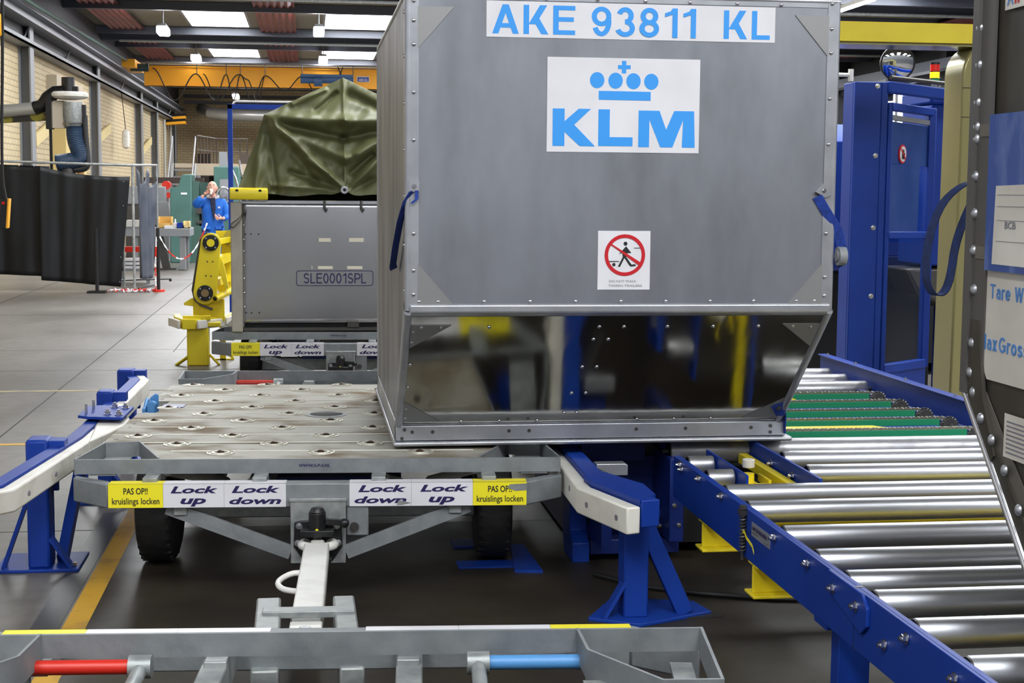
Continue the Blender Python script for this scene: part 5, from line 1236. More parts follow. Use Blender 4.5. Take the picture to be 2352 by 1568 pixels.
for x0, x1 in ((.985, 1.32), (1.42, 1.77)):
    sg = build(MB().bx(x0, x1, 43.885, 43.9, 4.615, 4.775), 'capacity_sign', M_sticker, CR)
    build(MB().bx(x0 + .015, x1 - .015, 43.882, 43.886, 4.63, 4.76), 'sign_field', M_blue, sg)
    text('5000 KG' if x0 > 1.1 else 'ST 04 30 KG', (x0 + .05, 43.882, 4.645), (1, 0, 0), (0, 0, 1), x1 - x0 - .1, .06, M_sticker, sg, bold=.02)
    text('MAX BELASTING', (x0 + .05, 43.882, 4.725), (1, 0, 0), (0, 0, 1), x1 - x0 - .1, .022, M_sticker, sg)
build(MB().tube([(.86, 43.6, 5.0), (.93, 43.6, 4.85), (.9, 43.6, 4.7)], .02, 6).tube([(1.0, 43.6, 5.0), (.94, 43.6, 4.85), (.98, 43.6, 4.7)], .02, 6), 'hook_bracket', M_brown, CR)
fx = [(-4.4, 4.86), (-3.9, 4.02), (-3.0, 4.78), (-2.5, 3.95), (-2.25, 3.98), (-1.98, 4.76), (-1.75, 4.05), (-1.5, 4.05), (-1.33, 4.8), (-1.1, 4.0), (-.75, 4.0), (-.2, 4.76), (.45, 4.05), (.85, 4.1), (1.25, 4.75)]
# festoon cable, drawn as a chain of swags from the rail
def swag(pts):
    P = []
    for (x0, z0), (x1, z1) in zip(pts, pts[1:]):
        for i in range(8):
            t = i / 8; s = (1 - math.cos(PI * t)) / 2; P.append((x0 + (x1 - x0) * t, 43.78, z0 + (z1 - z0) * s))
    P.append((pts[-1][0], 43.78, pts[-1][1])); return P
px = [(-4.35, 4.9), (-3.75, 4.0), (-3.15, 4.76), (-2.62, 4.02), (-2.3, 4.76), (-2.1, 4.04), (-1.9, 4.76), (-1.58, 3.98), (-1.2, 4.74), (-.65, 4.32), (-.15, 4.74), (.4, 4.0), (1.0, 4.35), (1.3, 4.74)]
build(MB().tube(swag(px), .018, 6), 'festoon_cable', M_cable, CR)
px2 = [(-2.95, 4.76), (-2.55, 4.0), (-1.95, 4.76), (-1.70, 4.62), (-1.42, 3.94), (-1.2, 4.74)]
build(MB().tube(swag(px2), .016, 6), 'festoon_cable', M_cable, CR)
for x in (-3.12, -2.3, -1.9, -1.2, -.15, 1.3):
    build(MB().cyl((x, 43.8, 4.74), (x, 43.82, 5.06), .012, 6), 'cable_trolley', M_dsteel, CR)

# ================================================================ left side of the hall
WS = thing('welding_screen', 'black welding curtains hung on a galvanised pipe frame at the left edge', 'welding screen', (-3.5, 22.6, 0))
build(MB().cyl((-2.545, 22.5, 0), (-2.545, 22.5, 1.85), .02, 12), 'frame_post', M_galv, WS)
build(MB().cyl((-2.35, 24.0, 0), (-2.35, 24.0, 1.86), .018, 12), 'frame_post', M_galv, WS)
build(MB().cyl((-5.3, 22.5, 1.90), (-2.53, 22.5, 1.835), .02, 12).cyl((-2.545, 22.5, 1.84), (-2.35, 24.0, 1.865), .018, 12), 'frame_rail', M_galv, WS)
build(MB().cyl((-2.72, 22.75, 0.0), (-2.72, 22.75, 1.0), .014, 10), 'frame_post', M_galv, WS)
def curtain(x0, x1, z0a, z0b, z1a, z1b, y, n, amp, seed, sag=0.0, dx_top=0, dx_bot=0):
    rng = random.Random(seed); mb = MB(); NX, NZ = n, 22; g = []
    ph = [rng.uniform(0, 6.28) for _ in range(6)]
    for j in range(NZ + 1):
        v = j / NZ; row = []
        for i in range(NX + 1):
            u = i / NX
            x = x0 + (x1 - x0) * u + (dx_bot * v + dx_top * (1 - v)) * u
            zt = z1a + (z1b - z1a) * u - sag * (1 - (1 - u) ** 2.5) ; zb = z0a + (z0b - z0a) * u
            yy = y + amp * (math.sin(u * 9 + ph[0] + v * .8) + .6 * math.sin(u * 21 + ph[1] - v * 1.3) + .25 * math.sin(u * 43 + ph[2])) * (.5 + .5 * v)
            row.append(mb.bm.verts.new((x, yy, zt + (zb - zt) * v)))
        g.append(row)
    for j in range(NZ):
        for i in range(NX): mb.bm.faces.new((g[j][i], g[j][i + 1], g[j + 1][i + 1], g[j + 1][i]))
    o = build(mb, 'curtain', M_curtain, WS)
    so = o.modifiers.new('thickness', 'SOLIDIFY'); so.thickness = .004
    return o
curtain(-5.3, -3.72, .27, .21, 1.86, 1.81, 22.52, 50, .035, 3)
curtain(-3.86, -2.58, .16, .06, 1.815, 1.82, 22.47, 60, .03, 5, sag=.15, dx_bot=-.16)
c = curtain(0, 1, 0, 0, 1, 1, 0, 40, .01, 8); bpy.data.objects.remove(c)
mb = MB(); g = []
for j in range(25):
    v = j / 24; row = []
    for i in range(29):
        u = i / 28
        t = Vector((-2.52, 22.72)).lerp(Vector((-2.355, 23.97)), u); b = Vector((-2.50, 22.9)).lerp(Vector((-2.38, 23.7)), u)
        p = t.lerp(b, v)
        sagz = .28 * abs(math.sin(u * PI * 2)) ** .8 * (1 - v) ** 2
        z = 1.82 - sagz + (.10 + .14 * abs(u - .5) - 1.82 + sagz) * v
        p.x += .03 * math.sin(u * 16 + v * 2) * (1 - .3 * v) + .02 * math.sin(u * 37)
        row.append(mb.bm.verts.new((p.x, p.y, z)))
    g.append(row)
for j in range(24):
    for i in range(28): mb.bm.faces.new((g[j][i], g[j][i + 1], g[j + 1][i + 1], g[j + 1][i]))
o = build(mb, 'curtain', M_curtain2, WS, label='grey-blue end curtain gathered on hooks'); so = o.modifiers.new('thickness', 'SOLIDIFY'); so.thickness = .004
build(MB().cyl((-2.8, 22.9, .13), (-2.1, 23.3, .13), .012, 8).cyl((-2.5, 22.6, .03), (-2.3, 23.6, .03), .012, 8).cyl((-2.1, 23.3, .13), (-2.1, 23.3, .09), .02, 8), 'foot_bar', M_black, WS)
scatter(MB().cyl((0, 0, 0), (0, 0, .004), .009, 8).mesh('eyelet'), 'eyelet', M_steel, WS, [basis((1, 0, 0), (0, 0, 1), (0, -1, 0), p) for p in ((-4.35, 22.40, 1.82), (-4.13, 22.40, 1.815), (-3.92, 22.40, 1.81), (-2.66, 22.38, 1.6), (-2.67, 22.38, 1.25), (-2.72, 22.38, .5), (-2.74, 22.38, .14))])

FE = thing('fume_extractor', 'fume extractor hung over the welding curtains, with navy hose and white ring', 'fume extractor', (-3.55, 24.3, 1.9))
build(MB().tube([(-5.45, 24.1, 2.62), (-4.5, 24.05, 2.68), (-4.15, 24.02, 2.72)], .10, 16), 'intake_duct', M_duct, FE)
build(MB().tube([(-4.17, 24.02, 2.72), (-4.05, 24, 2.76), (-3.97, 24, 2.88), (-3.86, 24, 2.96), (-3.72, 24, 2.97)], .105, 14), 'elbow', M_black, FE)
build(MB().lathe([(.10, -.02), (.24, 0), (.285, .03), (.29, .07), (.26, .10), (.12, .105)], (-3.655, 24.05, 2.875), (0, 0, 1), 28), 'ring_housing', M_white, FE)
build(MB().cyl((-3.67, 24.05, 2.97), (-3.67, 24.05, 3.20), .10, 18).bx(-3.82, -3.52, 23.98, 24.12, 2.97, 3.06), 'motor', M_black, FE)
build(MB().bx(-3.985, -3.90, 23.85, 24.1, 2.40, 2.86), 'bracket', M_black, FE)
build(MB().bx(-3.90, -3.72, 23.95, 24.15, 2.42, 2.84), 'bracket_panel', M_panelgrey, FE)
build(MB().lathe([(.15, .40), (.155, .20), (.14, .06), (.10, 0), (.03, -.01)], (-3.60, 24.0, 2.42), (0, 0, 1), 20), 'filter_cup', M_galv, FE)
build(MB().tube([(-3.60 + .15 * math.cos(i * PI / 12), 24.0 + .15 * math.sin(i * PI / 12), 2.50) for i in range(24)], .012, 8, True), 'clamp_ring', M_steel, FE)
def ribbed(pts, r, step=.018):
    P = [Vector(p) for p in pts]; out = []; rr = []
    for a, b in zip(P, P[1:]):
        n = max(2, int((b - a).length / step))
        for i in range(n): out.append(a.lerp(b, i / n)); rr.append(r * (1 + .05 * (len(out) % 2)))
    out.append(P[-1]); rr.append(r); return out, rr
p, r = ribbed(smooth([(-3.58, 24, 2.45), (-3.58, 24, 2.25), (-3.50, 24, 2.02), (-3.55, 24, 1.93), (-3.75, 24, 1.90), (-3.86, 24, 1.88)], 3), .125)
build(MB().tube(p, r, 16), 'flex_hose', M_hose, FE)
build(MB().cyl((-3.70, 24.05, 1.86), (-3.70, 24.05, 1.72), .12, 16), 'outlet', M_dsteel, FE)
build(MB().tube(smooth([(-3.43, 24, 2.62), (-3.42, 24, 2.3), (-3.40, 24, 2.05), (-3.39, 24, 1.84), (-3.46, 24, 1.79), (-3.60, 24, 1.78)], 2), .05, 10).bx(-3.50, -3.40, 23.95, 24.05, 2.58, 2.78), 'support_arm', M_hoseblack, FE)
build(MB().bar((-5.45, 24.15, 2.50), (-3.98, 24.05, 2.60), .10, .13), 'boom', mat('hazard_stripe_paint', rgb(30, 28, 24), .5, 0, rgb(120, 112, 30), 3, lo=.52, hi=.56), FE)
build(MB().bx(-3.96, -3.92, 23.99, 24.03, 1.0, 2.40), 'mast', M_black, FE)

for x, y, lab in ((-3.02, 22.05, 'thin black barrier post on a flat foot in front of the black curtains'), (-2.18, 22.3, 'thin black barrier post at the right end of the welding curtains, with the chain')):
    b = thing('barrier_post', lab, 'barrier post', (x, y, 0))
    build(MB().cyl((x, y, 0.01), (x, y, .93), .026, 14), 'pole', M_black, b)
    build(MB().bx(x - .13, x + .13, y - .13, y + .13, 0, .03) if x < -2.5 else MB().cyl((x, y, 0), (x, y, .03), .09, 20), 'foot', M_black if x < -2.5 else M_redpaint, b)
def chain(pts, label, r=.013):
    mb = MB(); P = [Vector(p) for p in pts]; L = 0; k = 0
    seg = []
    for a, b in zip(P, P[1:]):
        n = max(1, int((b - a).length / .035))
        for i in range(n): seg.append((a.lerp(b, i / n), a.lerp(b, (i + .85) / n)))
    n0 = []
    for k, (a, b) in enumerate(seg): mb.bar(a - (b - a) * .12, b + (b - a) * .12, .022 if k % 2 else .010, .010 if k % 2 else .022)
    o = single(mb, 'barrier_chain', M_sticker, label, 'chain'); o.data.materials.append(M_redpaint)
    for i, f in enumerate(o.data.polygons): f.material_index = (i // 24) % 2
def cat_(a, b, sag, n=24):
    a, b = Vector(a), Vector(b); return [a.lerp(b, i / n) - Vector((0, 0, sag * (1 - (2 * i / n - 1) ** 2))) for i in range(n + 1)]
chain(cat_((-2.15, 22.3, .80), (-1.49, 22.6, 1.0), .42), 'red and white plastic chain sagging between the post and the yellow machine')
rng = random.Random(4)
pile = [(-2.2, 22.28, .80), (-2.215, 22.25, .4), (-2.21, 22.22, .05)] + [(-2.25 - .62 * i / 40 + .03 * math.sin(i * 1.9), 22.2 + .14 * math.sin(i * 1.1) + .05 * math.cos(i * 2.7), .018 + .012 * (i % 3)) for i in range(41)]
chain(pile, 'red and white chain hanging down and lying in a heap on the floor')

# pendant control hanging from the crane near the camera
PD = thing('pendant_control', 'yellow and black crane pendant control hanging at the left edge', 'pendant control', (-1.93, 10, 1.23))
build(MB().hexa([(-1.975, 9.97, 1.235), (-1.925, 9.97, 1.235), (-1.925, 10.03, 1.235), (-1.975, 10.03, 1.235), (-1.955, 9.97, 1.43), (-1.912, 9.97, 1.43), (-1.912, 10.03, 1.43), (-1.955, 10.03, 1.43)]), 'body', M_black, PD, bevel=.006)
build(MB().hexa([(-1.930, 9.962, 1.24), (-1.918, 9.962, 1.24), (-1.918, 10.03, 1.24), (-1.930, 10.03, 1.24), (-1.914, 9.962, 1.43), (-1.902, 9.962, 1.43), (-1.902, 10.03, 1.43), (-1.914, 10.03, 1.43)]), 'side_cover', M_orange, PD, bevel=.003)
build(MB().cyl((-1.94, 9.968, 1.40), (-1.94, 9.955, 1.40), .009, 10), 'red_button', M_signalred, PD)
build(MB().tube(smooth([(-1.93, 10, 1.43), (-1.95, 10, 1.55), (-1.945, 10, 1.9), (-1.925, 10, 2.4), (-1.91, 10, 3.2), (-1.90, 10, 5.3)], 2), .010, 8), 'cable', M_cable, PD)
build(MB().bx(-1.97, -1.928, 9.97, 10.03, 2.455, 2.60), 'connector', M_orange, PD, bevel=.01)

# work bench with small boxes
WB = thing('work_bench', 'grey steel work bench with boxes on it, right of the welding curtains', 'work bench', (-2.4, 28.4, 0))
zt = .75 * 1 + .02
build(MB().bx(-3.35, -2.16, 28, 29.0, .63, .775), 'top', M_greypaint, WB, bevel=.006)
for x, y in ((-2.35, 28.05), (-3.2, 28.05), (-2.35, 28.8), (-3.2, 28.8)): build(MB().bx(x, x + .1, y, y + .15, .0, .63), 'leg', M_greypaint, WB)
build(MB().cyl((-2.30, 28.12, .0), (-2.30, 28.12, .02), .08, 14).cyl((-2.30, 28.12, .02), (-2.30, 28.12, .08), .02, 8).cyl((-3.15, 28.12, .0), (-3.15, 28.12, .08), .06, 14), 'levelling_foot', M_dsteel, WB)
build(MB().bar((-2.75, 28.4, .63), (-2.62, 28.4, .02), .14, .10, (0, 1, 0)).bx(-2.85, -2.45, 28.3, 28.5, 0, .03), 'support', M_dsteel, WB)
bz = .776
def crate(x0, x1, y0, y1, h, t=.012):
    return MB().bx(x0, x1, y0, y1, bz, bz + t).bx(x0, x0 + t, y0, y1, bz, bz + h).bx(x1 - t, x1, y0, y1, bz, bz + h).bx(x0, x1, y0, y0 + t, bz, bz + h * .45).bx(x0, x1, y1 - t, y1, bz, bz + h)
single(crate(-2.75, -2.50, 28.1, 28.5, .21), 'cardboard_box', M_card, 'open brown cardboard box on the work bench beside the curtain', 'box')
single(MB().bx(-2.45, -2.43, 28.2, 28.28, bz, bz + .17).bx(-2.47, -2.41, 28.18, 28.30, bz, bz + .10), 'bottle', M_sticker, 'small white bottle beside the cardboard box on the work bench', 'bottle')
single(crate(-2.40, -2.30, 28.1, 28.4, .10), 'blue_bin', M_blue, 'small blue bin on the work bench', 'bin')
single(crate(-2.29, -2.18, 28.15, 28.5, .13), 'wooden_tray', M_wood, 'small pale wooden tray at the right end of the work bench', 'tray')
single(MB().bx(-2.62, -2.47, 28.03, 28.09, bz, bz + .055), 'white_box', M_sticker, 'flat white box in front of the cardboard box on the bench', 'box')
UB = thing('storage_trolley', 'low trolley with stacked white sheets behind the end curtain', 'trolley', (-2.75, 24.2, 0))
build(MB().bx(-2.95, -2.5, 24.2, 24.7, .2, .24).bx(-2.95, -2.5, 24.2, 24.7, .86, .90).bx(-2.95, -2.91, 24.2, 24.25, 0, .9).bx(-2.55, -2.5, 24.2, 24.25, 0, .9), 'frame', M_greypaint, UB)
build(MB().bx(-2.92, -2.55, 24.2, 24.6, .24, .28).bx(-2.92, -2.55, 24.2, 24.6, .30, .34).bx(-2.92, -2.55, 24.2, 24.6, .36, .39), 'sheets', M_sticker, UB)
build(MB().bx(-2.9, -2.6, 24.2, 24.5, .5, .58), 'red_tray', M_redpaint, UB)
build(MB().bx(-2.85, -2.6, 24.2, 24.5, .90, 1.0), 'white_tray', M_white, UB)

# machine tools
LM = thing('milling_machine', 'large green machine tool with curved column, left of the man in blue', 'machine tool', (-2.3, 31, 0))
k_ = 31 / 27
def LX(x, z): return (x * k_, 1.5 + (z - 1.5) * k_)
col = [LX(-2.43, -.2), LX(-2.415, 1.50), LX(-2.40, 1.525), LX(-2.30, 1.53), LX(-2.265, 1.56), LX(-2.235, 1.69), LX(-2.19, 1.755), LX(-2.04, 1.76), LX(-2.05, -.2)]
col = [(x, max(0, z)) for x, z in col]
build(MB().prism(col, 'y', 31, 32), 'column', M_teal, LM, bevel=.02)
x0, z0 = LX(-2.06, 1.0); x1, z1 = LX(-1.66, 1.62)
build(MB().bx(x0, x1 + .3, 31.4, 32.2, z0 - .4, z1), 'cross_slide', M_tealdark, LM)
build(MB().bx(x0 - .02, x0 + .16, 31.1, 31.4, 0, z1 + .02).bx(x0, x1 + .2, 31.0, 31.9, 0, .75), 'slide_way', M_tealdark, LM)
build(MB().bx(x0 + .1, x1 + .2, 31.05, 31.4, .80, .86).bx(x0 + .1, x1 + .2, 31.05, 31.4, 1.0, 1.12), 'table', M_dsteel, LM)
x2, z2 = LX(-1.655, 1.0); x3, z3 = LX(-1.38, 1.9)
hd = build(MB().bx(x2, x3 + .2, 31.0, 31.8, .0, z3), 'head', M_teal, LM, bevel=.02)
build(MB().bx(x2 + .12, x3, 30.985, 31, z3 - .72, z3 - .26), 'control_panel', M_greypaint, hd)
build(MB().bx(x2 + .1, x2 + .35, 31.2, 31.5, z3, z3 + .3), 'motor', M_greypaint, hd)
hx, hz = LX(-1.40, 1.40)
build(MB().tube([(hx - .08 + .13 * math.cos(i * PI / 12), 30.7, hz + .15 * math.sin(i * PI / 12)) for i in range(24)], .025, 8, True).bar((hx - .2, 30.7, hz), (hx + .04, 30.7, hz), .03, .02).bar((hx - .08, 30.7, hz - .14), (hx - .08, 30.7, hz + .14), .03, .02, (1, 0, 0)).cyl((hx - .08, 30.65, hz), (hx - .08, 31.0, hz), .05, 12), 'hand_wheel', M_steel, LM)
p_ = LX(-2.27, 1.40)
build(MB().bx(p_[0] + .05, p_[0] + .17, 30.99, 31, p_[1], p_[1] + .04), 'name_plate', M_sticker, LM)
LA = thing('lathe', 'low grey and red lathe between the welding curtains and the green machine', 'machine tool', (-3.1, 33, 0))
build(MB().bx(-3.9, -3.0, 33, 34, 0, 1.15), 'bed', M_dsteel, LA, bevel=.02)
build(MB().bx(-3.9, -3.05, 33.1, 33.9, 1.15, 1.55).cyl((-3.28, 32.95, 1.33), (-3.28, 33.1, 1.33), .08, 16), 'headstock', M_greypaint, LA, bevel=.03)
build(MB().bx(-3.12, -2.75, 33.3, 33.6, 1.0, 1.10).bx(-3.12, -2.75, 33.3, 33.6, 1.30, 1.42).cyl((-3.05, 33.2, 1.58), (-3.05, 33.5, 1.58), .09, 14), 'red_slide', M_redpaint, LA)
build(MB().bx(-3.6, -2.3, 33.9, 34.1, 1.62, 1.75), 'brown_bar', M_brown, LA)
build(MB().prism([(-3.25, .75), (-3.2, 1.22), (-2.95, 1.22), (-2.9, .75)], 'y', 32.5, 32.9).bx(-3.2, -2.95, 32.5, 32.9, 0, .75), 'chip_guard', M_greypaint, LA)

ST = thing('mezzanine_stairs', 'pale mezzanine with steps and dark railing behind the green machine', 'stairs', (-3.0, 46, 0))
build(MB().bx(-3.40, -1.6, 47.0, 50.0, 1.92, 2.28), 'platform', M_panelgrey, ST)
build(MB().bx(-4.05, -3.45, 47.0, 48.5, 2.15, 2.28), 'landing', M_panelgrey, ST)
for i in range(6): build(MB().bx(-4.05, -3.45, 45.2 + i * .32, 45.5 + i * .32, .95 + i * .22, 1.0 + i * .22), 'step', M_greypaint, ST)
build(MB().bar((-4.1, 45.1, .7), (-4.1, 47.1, 2.2), .05, .22).bar((-3.42, 45.1, .7), (-3.42, 47.1, 2.2), .05, .22), 'stringer', M_greypaint, ST)
build(MB().cyl((-4.12, 45.1, 1.6), (-4.12, 47.1, 3.1), .025, 8).cyl((-3.42, 45.1, 1.6), (-3.42, 47.1, 3.1), .025, 8).cyl((-4.12, 47.1, 2.2), (-4.12, 47.1, 3.1), .025, 8).cyl((-4.12, 46.1, 1.5), (-4.12, 46.1, 2.35), .02, 8), 'handrail', M_greypaint, ST)
mb = MB()
mb.cyl((-3.38, 47.05, 3.13), (-2.95, 49.9, 3.13), .025, 8).cyl((-2.95, 49.9, 3.13), (-1.95, 49.9, 3.13), .025, 8).cyl((-3.38, 47.05, 2.7), (-2.95, 49.9, 2.7), .02, 8).cyl((-2.95, 49.9, 2.7), (-1.95, 49.9, 2.7), .02, 8)
for i in range(7):
    t = i / 6; mb.cyl((-3.38 + .43 * t, 47.05 + 2.85 * t, 2.28), (-3.38 + .43 * t, 47.05 + 2.85 * t, 3.13), .02, 6)
for x in (-2.7, -2.2, -1.97): mb.cyl((x, 49.9, 2.28), (x, 49.9, 3.13), .022, 6)
build(mb, 'railing', M_brown, ST)
build(MB().bx(-2.2, -1.9, 49.5, 49.8, 2.28, 2.65), 'brown_box', M_brown, ST)
build(MB().bx(-3.38, -3.28, 47.0, 47.1, 0, 1.92).bx(-1.7, -1.6, 47, 47.1, 0, 1.92), 'column', M_greypaint, ST)
build(MB().bx(-3.2, -1.65, 49.8, 49.95, 0, 1.92), 'store_back', M_dark, ST)
TS = thing('tube_stand', 'bright bent tubes standing between the blue frame and the tarpaulin', 'tube stand', (-.7, 17, 0))
build(MB().tube([(-.885, 17, 1.92), (-.87, 17, 1.78), (-.80, 17, 1.62), (-.76, 17, 1.45), (-.76, 17, 0)], .012, 8).tube([(-.77, 17.2, 1.83), (-.755, 17.2, 1.72), (-.69, 17.2, 1.5), (-.68, 17.2, 0)], .012, 8), 'tube', M_steel, TS)
build(MB().bx(-.82, -.62, 16.95, 17.25, 0, .02), 'foot', M_greypaint, TS)
BC = thing('wall_bracket', 'black and yellow striped bracket on the corner of the left wall', 'bracket', (-5.0, 60.5, 4.0))
for i in range(4): build(MB().hexa([(-5.48, 60, 3.98 + i * .1), (-4.75, 60, 4.04 + i * .1), (-4.75, 60.6, 4.04 + i * .1), (-5.48, 60.6, 3.98 + i * .1), (-5.48, 60, 4.08 + i * .1), (-4.75, 60, 4.14 + i * .1), (-4.75, 60.6, 4.14 + i * .1), (-5.48, 60.6, 4.08 + i * .1)]), 'stripe', M_black if i % 2 else M_orange, BC)
for (ya, za, yb, zb), lab in (((40.0, 2.72, 42.6, 3.14), 'slanted pale board fixed to the brick wall, the nearer of two'), ((50.4, 2.66, 53.5, 3.16), 'slanted pale board fixed to the brick wall, the farther of two'), ((31.2, 2.45, 33.0, 2.8), 'slanted pale board on the brick wall behind the fume extractor')):
    o = thing('wall_board', lab, 'board', (-5.45, ya, za))
    build(MB().bar((-5.42, ya, za), (-5.40, yb, zb), .05, .26), 'board', M_wood, o); build(MB().bar((-5.45, ya, za - .14), (-5.43, yb, zb - .14), .06, .04), 'edge', M_brown, o)
o = thing('hanging_lamp', 'slim white lamp hanging on a cord in front of the brick wall', 'lamp', (-5.2, 44, 2.6))
build(MB().lathe([(.03, 0), (.10, .05), (.12, .3), (.10, .5), (.02, .56)], (-5.15, 44, 2.62), (0, 0, 1), 14), 'shade', M_white, o); build(MB().cyl((-5.15, 44, 3.18), (-5.25, 44, 4.25), .012, 6), 'cord', M_brown, o)
o = thing('pipe_riser', 'ochre pipe and pale cabinet on the brick wall behind the fume extractor', 'cabinet', (-5.3, 34.5, 0))
build(MB().bx(-5.5, -5.2, 33.6, 36.6, 0, 3.0), 'cabinet', mat('pale_yellow_paint', rgb(206, 182, 120), .6), o); build(MB().cyl((-5.15, 35.2, 0), (-5.15, 35.2, 2.7), .09, 12), 'pipe', mat('ochre_paint', rgb(150, 108, 52), .6), o)
build(MB().bx(-5.5, -5.3, 33.2, 37.0, 3.0, 3.9), 'vent_box', M_panelgrey, o)
# ================================================================ man in blue coat, drinking
PX, PY = -1.53, 24.6
MAN = thing('person', 'man in a blue work coat drinking from a cup, other hand held at the waist', 'person', (PX, PY, 0))
def skinned(name, pts, edges, radii, m, parent, sub=2, rootv=0):
    me = bpy.data.meshes.new(name); me.from_pydata([Vector(p) for p in pts], edges, [])
    me.transform(FRAME[root(parent).name])
    o = bpy.data.objects.new(name, me); COL.objects.link(o); o.parent = parent
    me.materials.append(m)
    sk = o.modifiers.new('skin', 'SKIN'); sk.use_smooth_shade = True
    for v, r in zip(me.skin_vertices[0].data, radii):
        v.radius = (r, r) if not isinstance(r, tuple) else r; v.use_root = False
    me.skin_vertices[0].data[rootv].use_root = True
    s = o.modifiers.new('sub', 'SUBSURF'); s.levels = sub; s.render_levels = sub
    return o
def W(x, y, z): return (PX + x, PY + y, z)
# joints; the man faces the camera (-y), his right arm (left in view) raised to the mouth
J = dict(pel=W(0, 0, .84), hipR=W(-.09, 0, .80), hipL=W(.09, 0, .80), kneeR=W(-.10, -.03, .44), kneeL=W(.11, -.02, .44), ankR=W(-.11, .02, .07), ankL=W(.13, .02, .07), toeR=W(-.12, -.13, .03), toeL=W(.15, -.13, .03),
         wst=W(0, 0, .98), chest=W(.0, .0, 1.18), neckb=W(.005, .01, 1.34), neck=W(.005, -.005, 1.40), head=W(.0, -.01, 1.47),
         shR=W(-.15, 0, 1.30), elR=W(-.27, -.13, 1.245), wrR=W(-.125, -.19, 1.405), shL=W(.165, 0, 1.28), elL=W(.235, -.02, 1.06), wrL=W(.165, -.22, 1.03))
names = list(J); idx = {n: i for i, n in enumerate(names)}
E_ = [('pel', 'hipR'), ('pel', 'hipL'), ('hipR', 'kneeR'), ('hipL', 'kneeL'), ('kneeR', 'ankR'), ('kneeL', 'ankL'), ('ankR', 'toeR'), ('ankL', 'toeL'), ('pel', 'wst'), ('wst', 'chest'), ('chest', 'neckb'), ('neckb', 'neck'), ('neck', 'head'),
      ('chest', 'shR'), ('shR', 'elR'), ('elR', 'wrR'), ('chest', 'shL'), ('shL', 'elL'), ('elL', 'wrL')]
RAD = dict(pel=.12, hipR=.08, hipL=.08, kneeR=.052, kneeL=.052, ankR=.036, ankL=.036, toeR=.03, toeL=.03, wst=.11, chest=.125, neckb=.055, neck=.05, head=.05, shR=.06, elR=.04, wrR=.026, shL=.06, elL=.04, wrL=.026)
body = skinned('body', [J[n] for n in names], [(idx[a], idx[b]) for a, b in E_], [RAD[n] for n in names], M_skin, MAN)
# head with face, tilted back a little
mb = MB(); hc = Vector(W(.0, -.035, 1.515))
mb.sph((0, 0, 0), .5, 28)
tilt = Matrix.Rotation(math.radians(-14), 4, 'X')
for v in mb.bm.verts:
    p = v.co.copy()
    x, y, z = p.x * .155, p.y * .195, p.z * .225
    if z < 0: x *= 1 - .45 * (-z / .11) ** 1.5; y = y * (1 - .22 * (-z / .11)) - .012 * (-z / .11)
    f = -y
    if f > .03:
        y -= .022 * math.exp(-((x / .014) ** 2 + ((z + .012) / .022) ** 2))      # nose
        y += .010 * (math.exp(-(((x - .032) / .014) ** 2 + ((z - .012) / .012) ** 2)) + math.exp(-(((x + .032) / .014) ** 2 + ((z - .012) / .012) ** 2)))   # eye sockets
        y -= .006 * math.exp(-((x / .045) ** 2 + ((z - .03) / .01) ** 2))        # brow
        y -= .006 * math.exp(-((x / .022) ** 2 + ((z + .052) / .010) ** 2))      # lips
        y -= .008 * math.exp(-((x / .022) ** 2 + ((z + .088) / .016) ** 2))      # chin
    v.co = tilt @ Vector((x, y, z)) + hc
head = build(mb, 'head', M_skin, MAN)
def HP(x, y, z): return tilt @ Vector((x, y, z)) + hc
for s in (-1, 1):
    build(MB().sph(HP(s * .031, -.083, .012), .011, 12), 'eye', M_sticker, head)
    build(MB().sph(HP(s * .031, -.092, .012), .005, 8), 'pupil', M_ink, head)
    build(MB().bar(HP(s * .016, -.094, .032), HP(s * .048, -.083, .033), .008, .007), 'eyebrow', mat('brow_hair', rgb(92, 66, 50), .8) if s < 0 else MATS['brow_hair'], head)
    build(MB().sph(HP(s * .078, .005, 0), .03, 12, (.35, .7, 1.0)), 'ear', M_skin, head)
build(MB().sph(HP(0, -.088, -.052), .02, 12, (1.1, .4, .3)), 'mouth', mat('lips', rgb(176, 100, 92), .5), head)
mb = MB().sph((0, 0, 0), .5, 24)
for v in mb.bm.verts:
    p = v.co; v.co = tilt @ Vector((p.x * .164, p.y * .195 + .012, p.z * .20 - .0 if p.z > 0 else p.z * .20)) + hc
bmesh.ops.delete(mb.bm, geom=[v for v in mb.bm.verts if (tilt.inverted() @ (v.co - hc)).y < .012 or (tilt.inverted() @ (v.co - hc)).z > .065], context='VERTS')
build(mb, 'short_hair', MATS['brow_hair'], head)
# trousers, coat, shirt, collar as clothing over the body
tn = ['pel', 'hipR', 'hipL', 'kneeR', 'kneeL', 'ankR', 'ankL']; ti = {n: i for i, n in enumerate(tn)}
skinned('trousers', [J[n] for n in tn], [(ti[a], ti[b]) for a, b in (('pel', 'hipR'), ('pel', 'hipL'), ('hipR', 'kneeR'), ('hipL', 'kneeL'), ('kneeR', 'ankR'), ('kneeL', 'ankL'))], [.135, .098, .098, .075, .075, .062, .062], M_trouser, MAN)
cn = {'hem': W(0, 0, .72), 'low': W(0, .0, .85), 'wst': J['wst'], 'mid': W(0, 0, 1.1), 'chest': W(0, .0, 1.21), 'top': W(0, .01, 1.315),
      'shR': W(-.155, .0, 1.295), 'upR': W(-.225, -.06, 1.265), 'elR': J['elR'], 'foR': W(-.205, -.165, 1.315), 'cuR': W(-.155, -.182, 1.375), 'shL': W(.17, .0, 1.275), 'upL': W(.21, -.01, 1.17), 'elL': J['elL'], 'foL': W(.205, -.12, 1.04), 'cuL': W(.18, -.185, 1.03)}
ck = list(cn); ci = {n: i for i, n in enumerate(ck)}
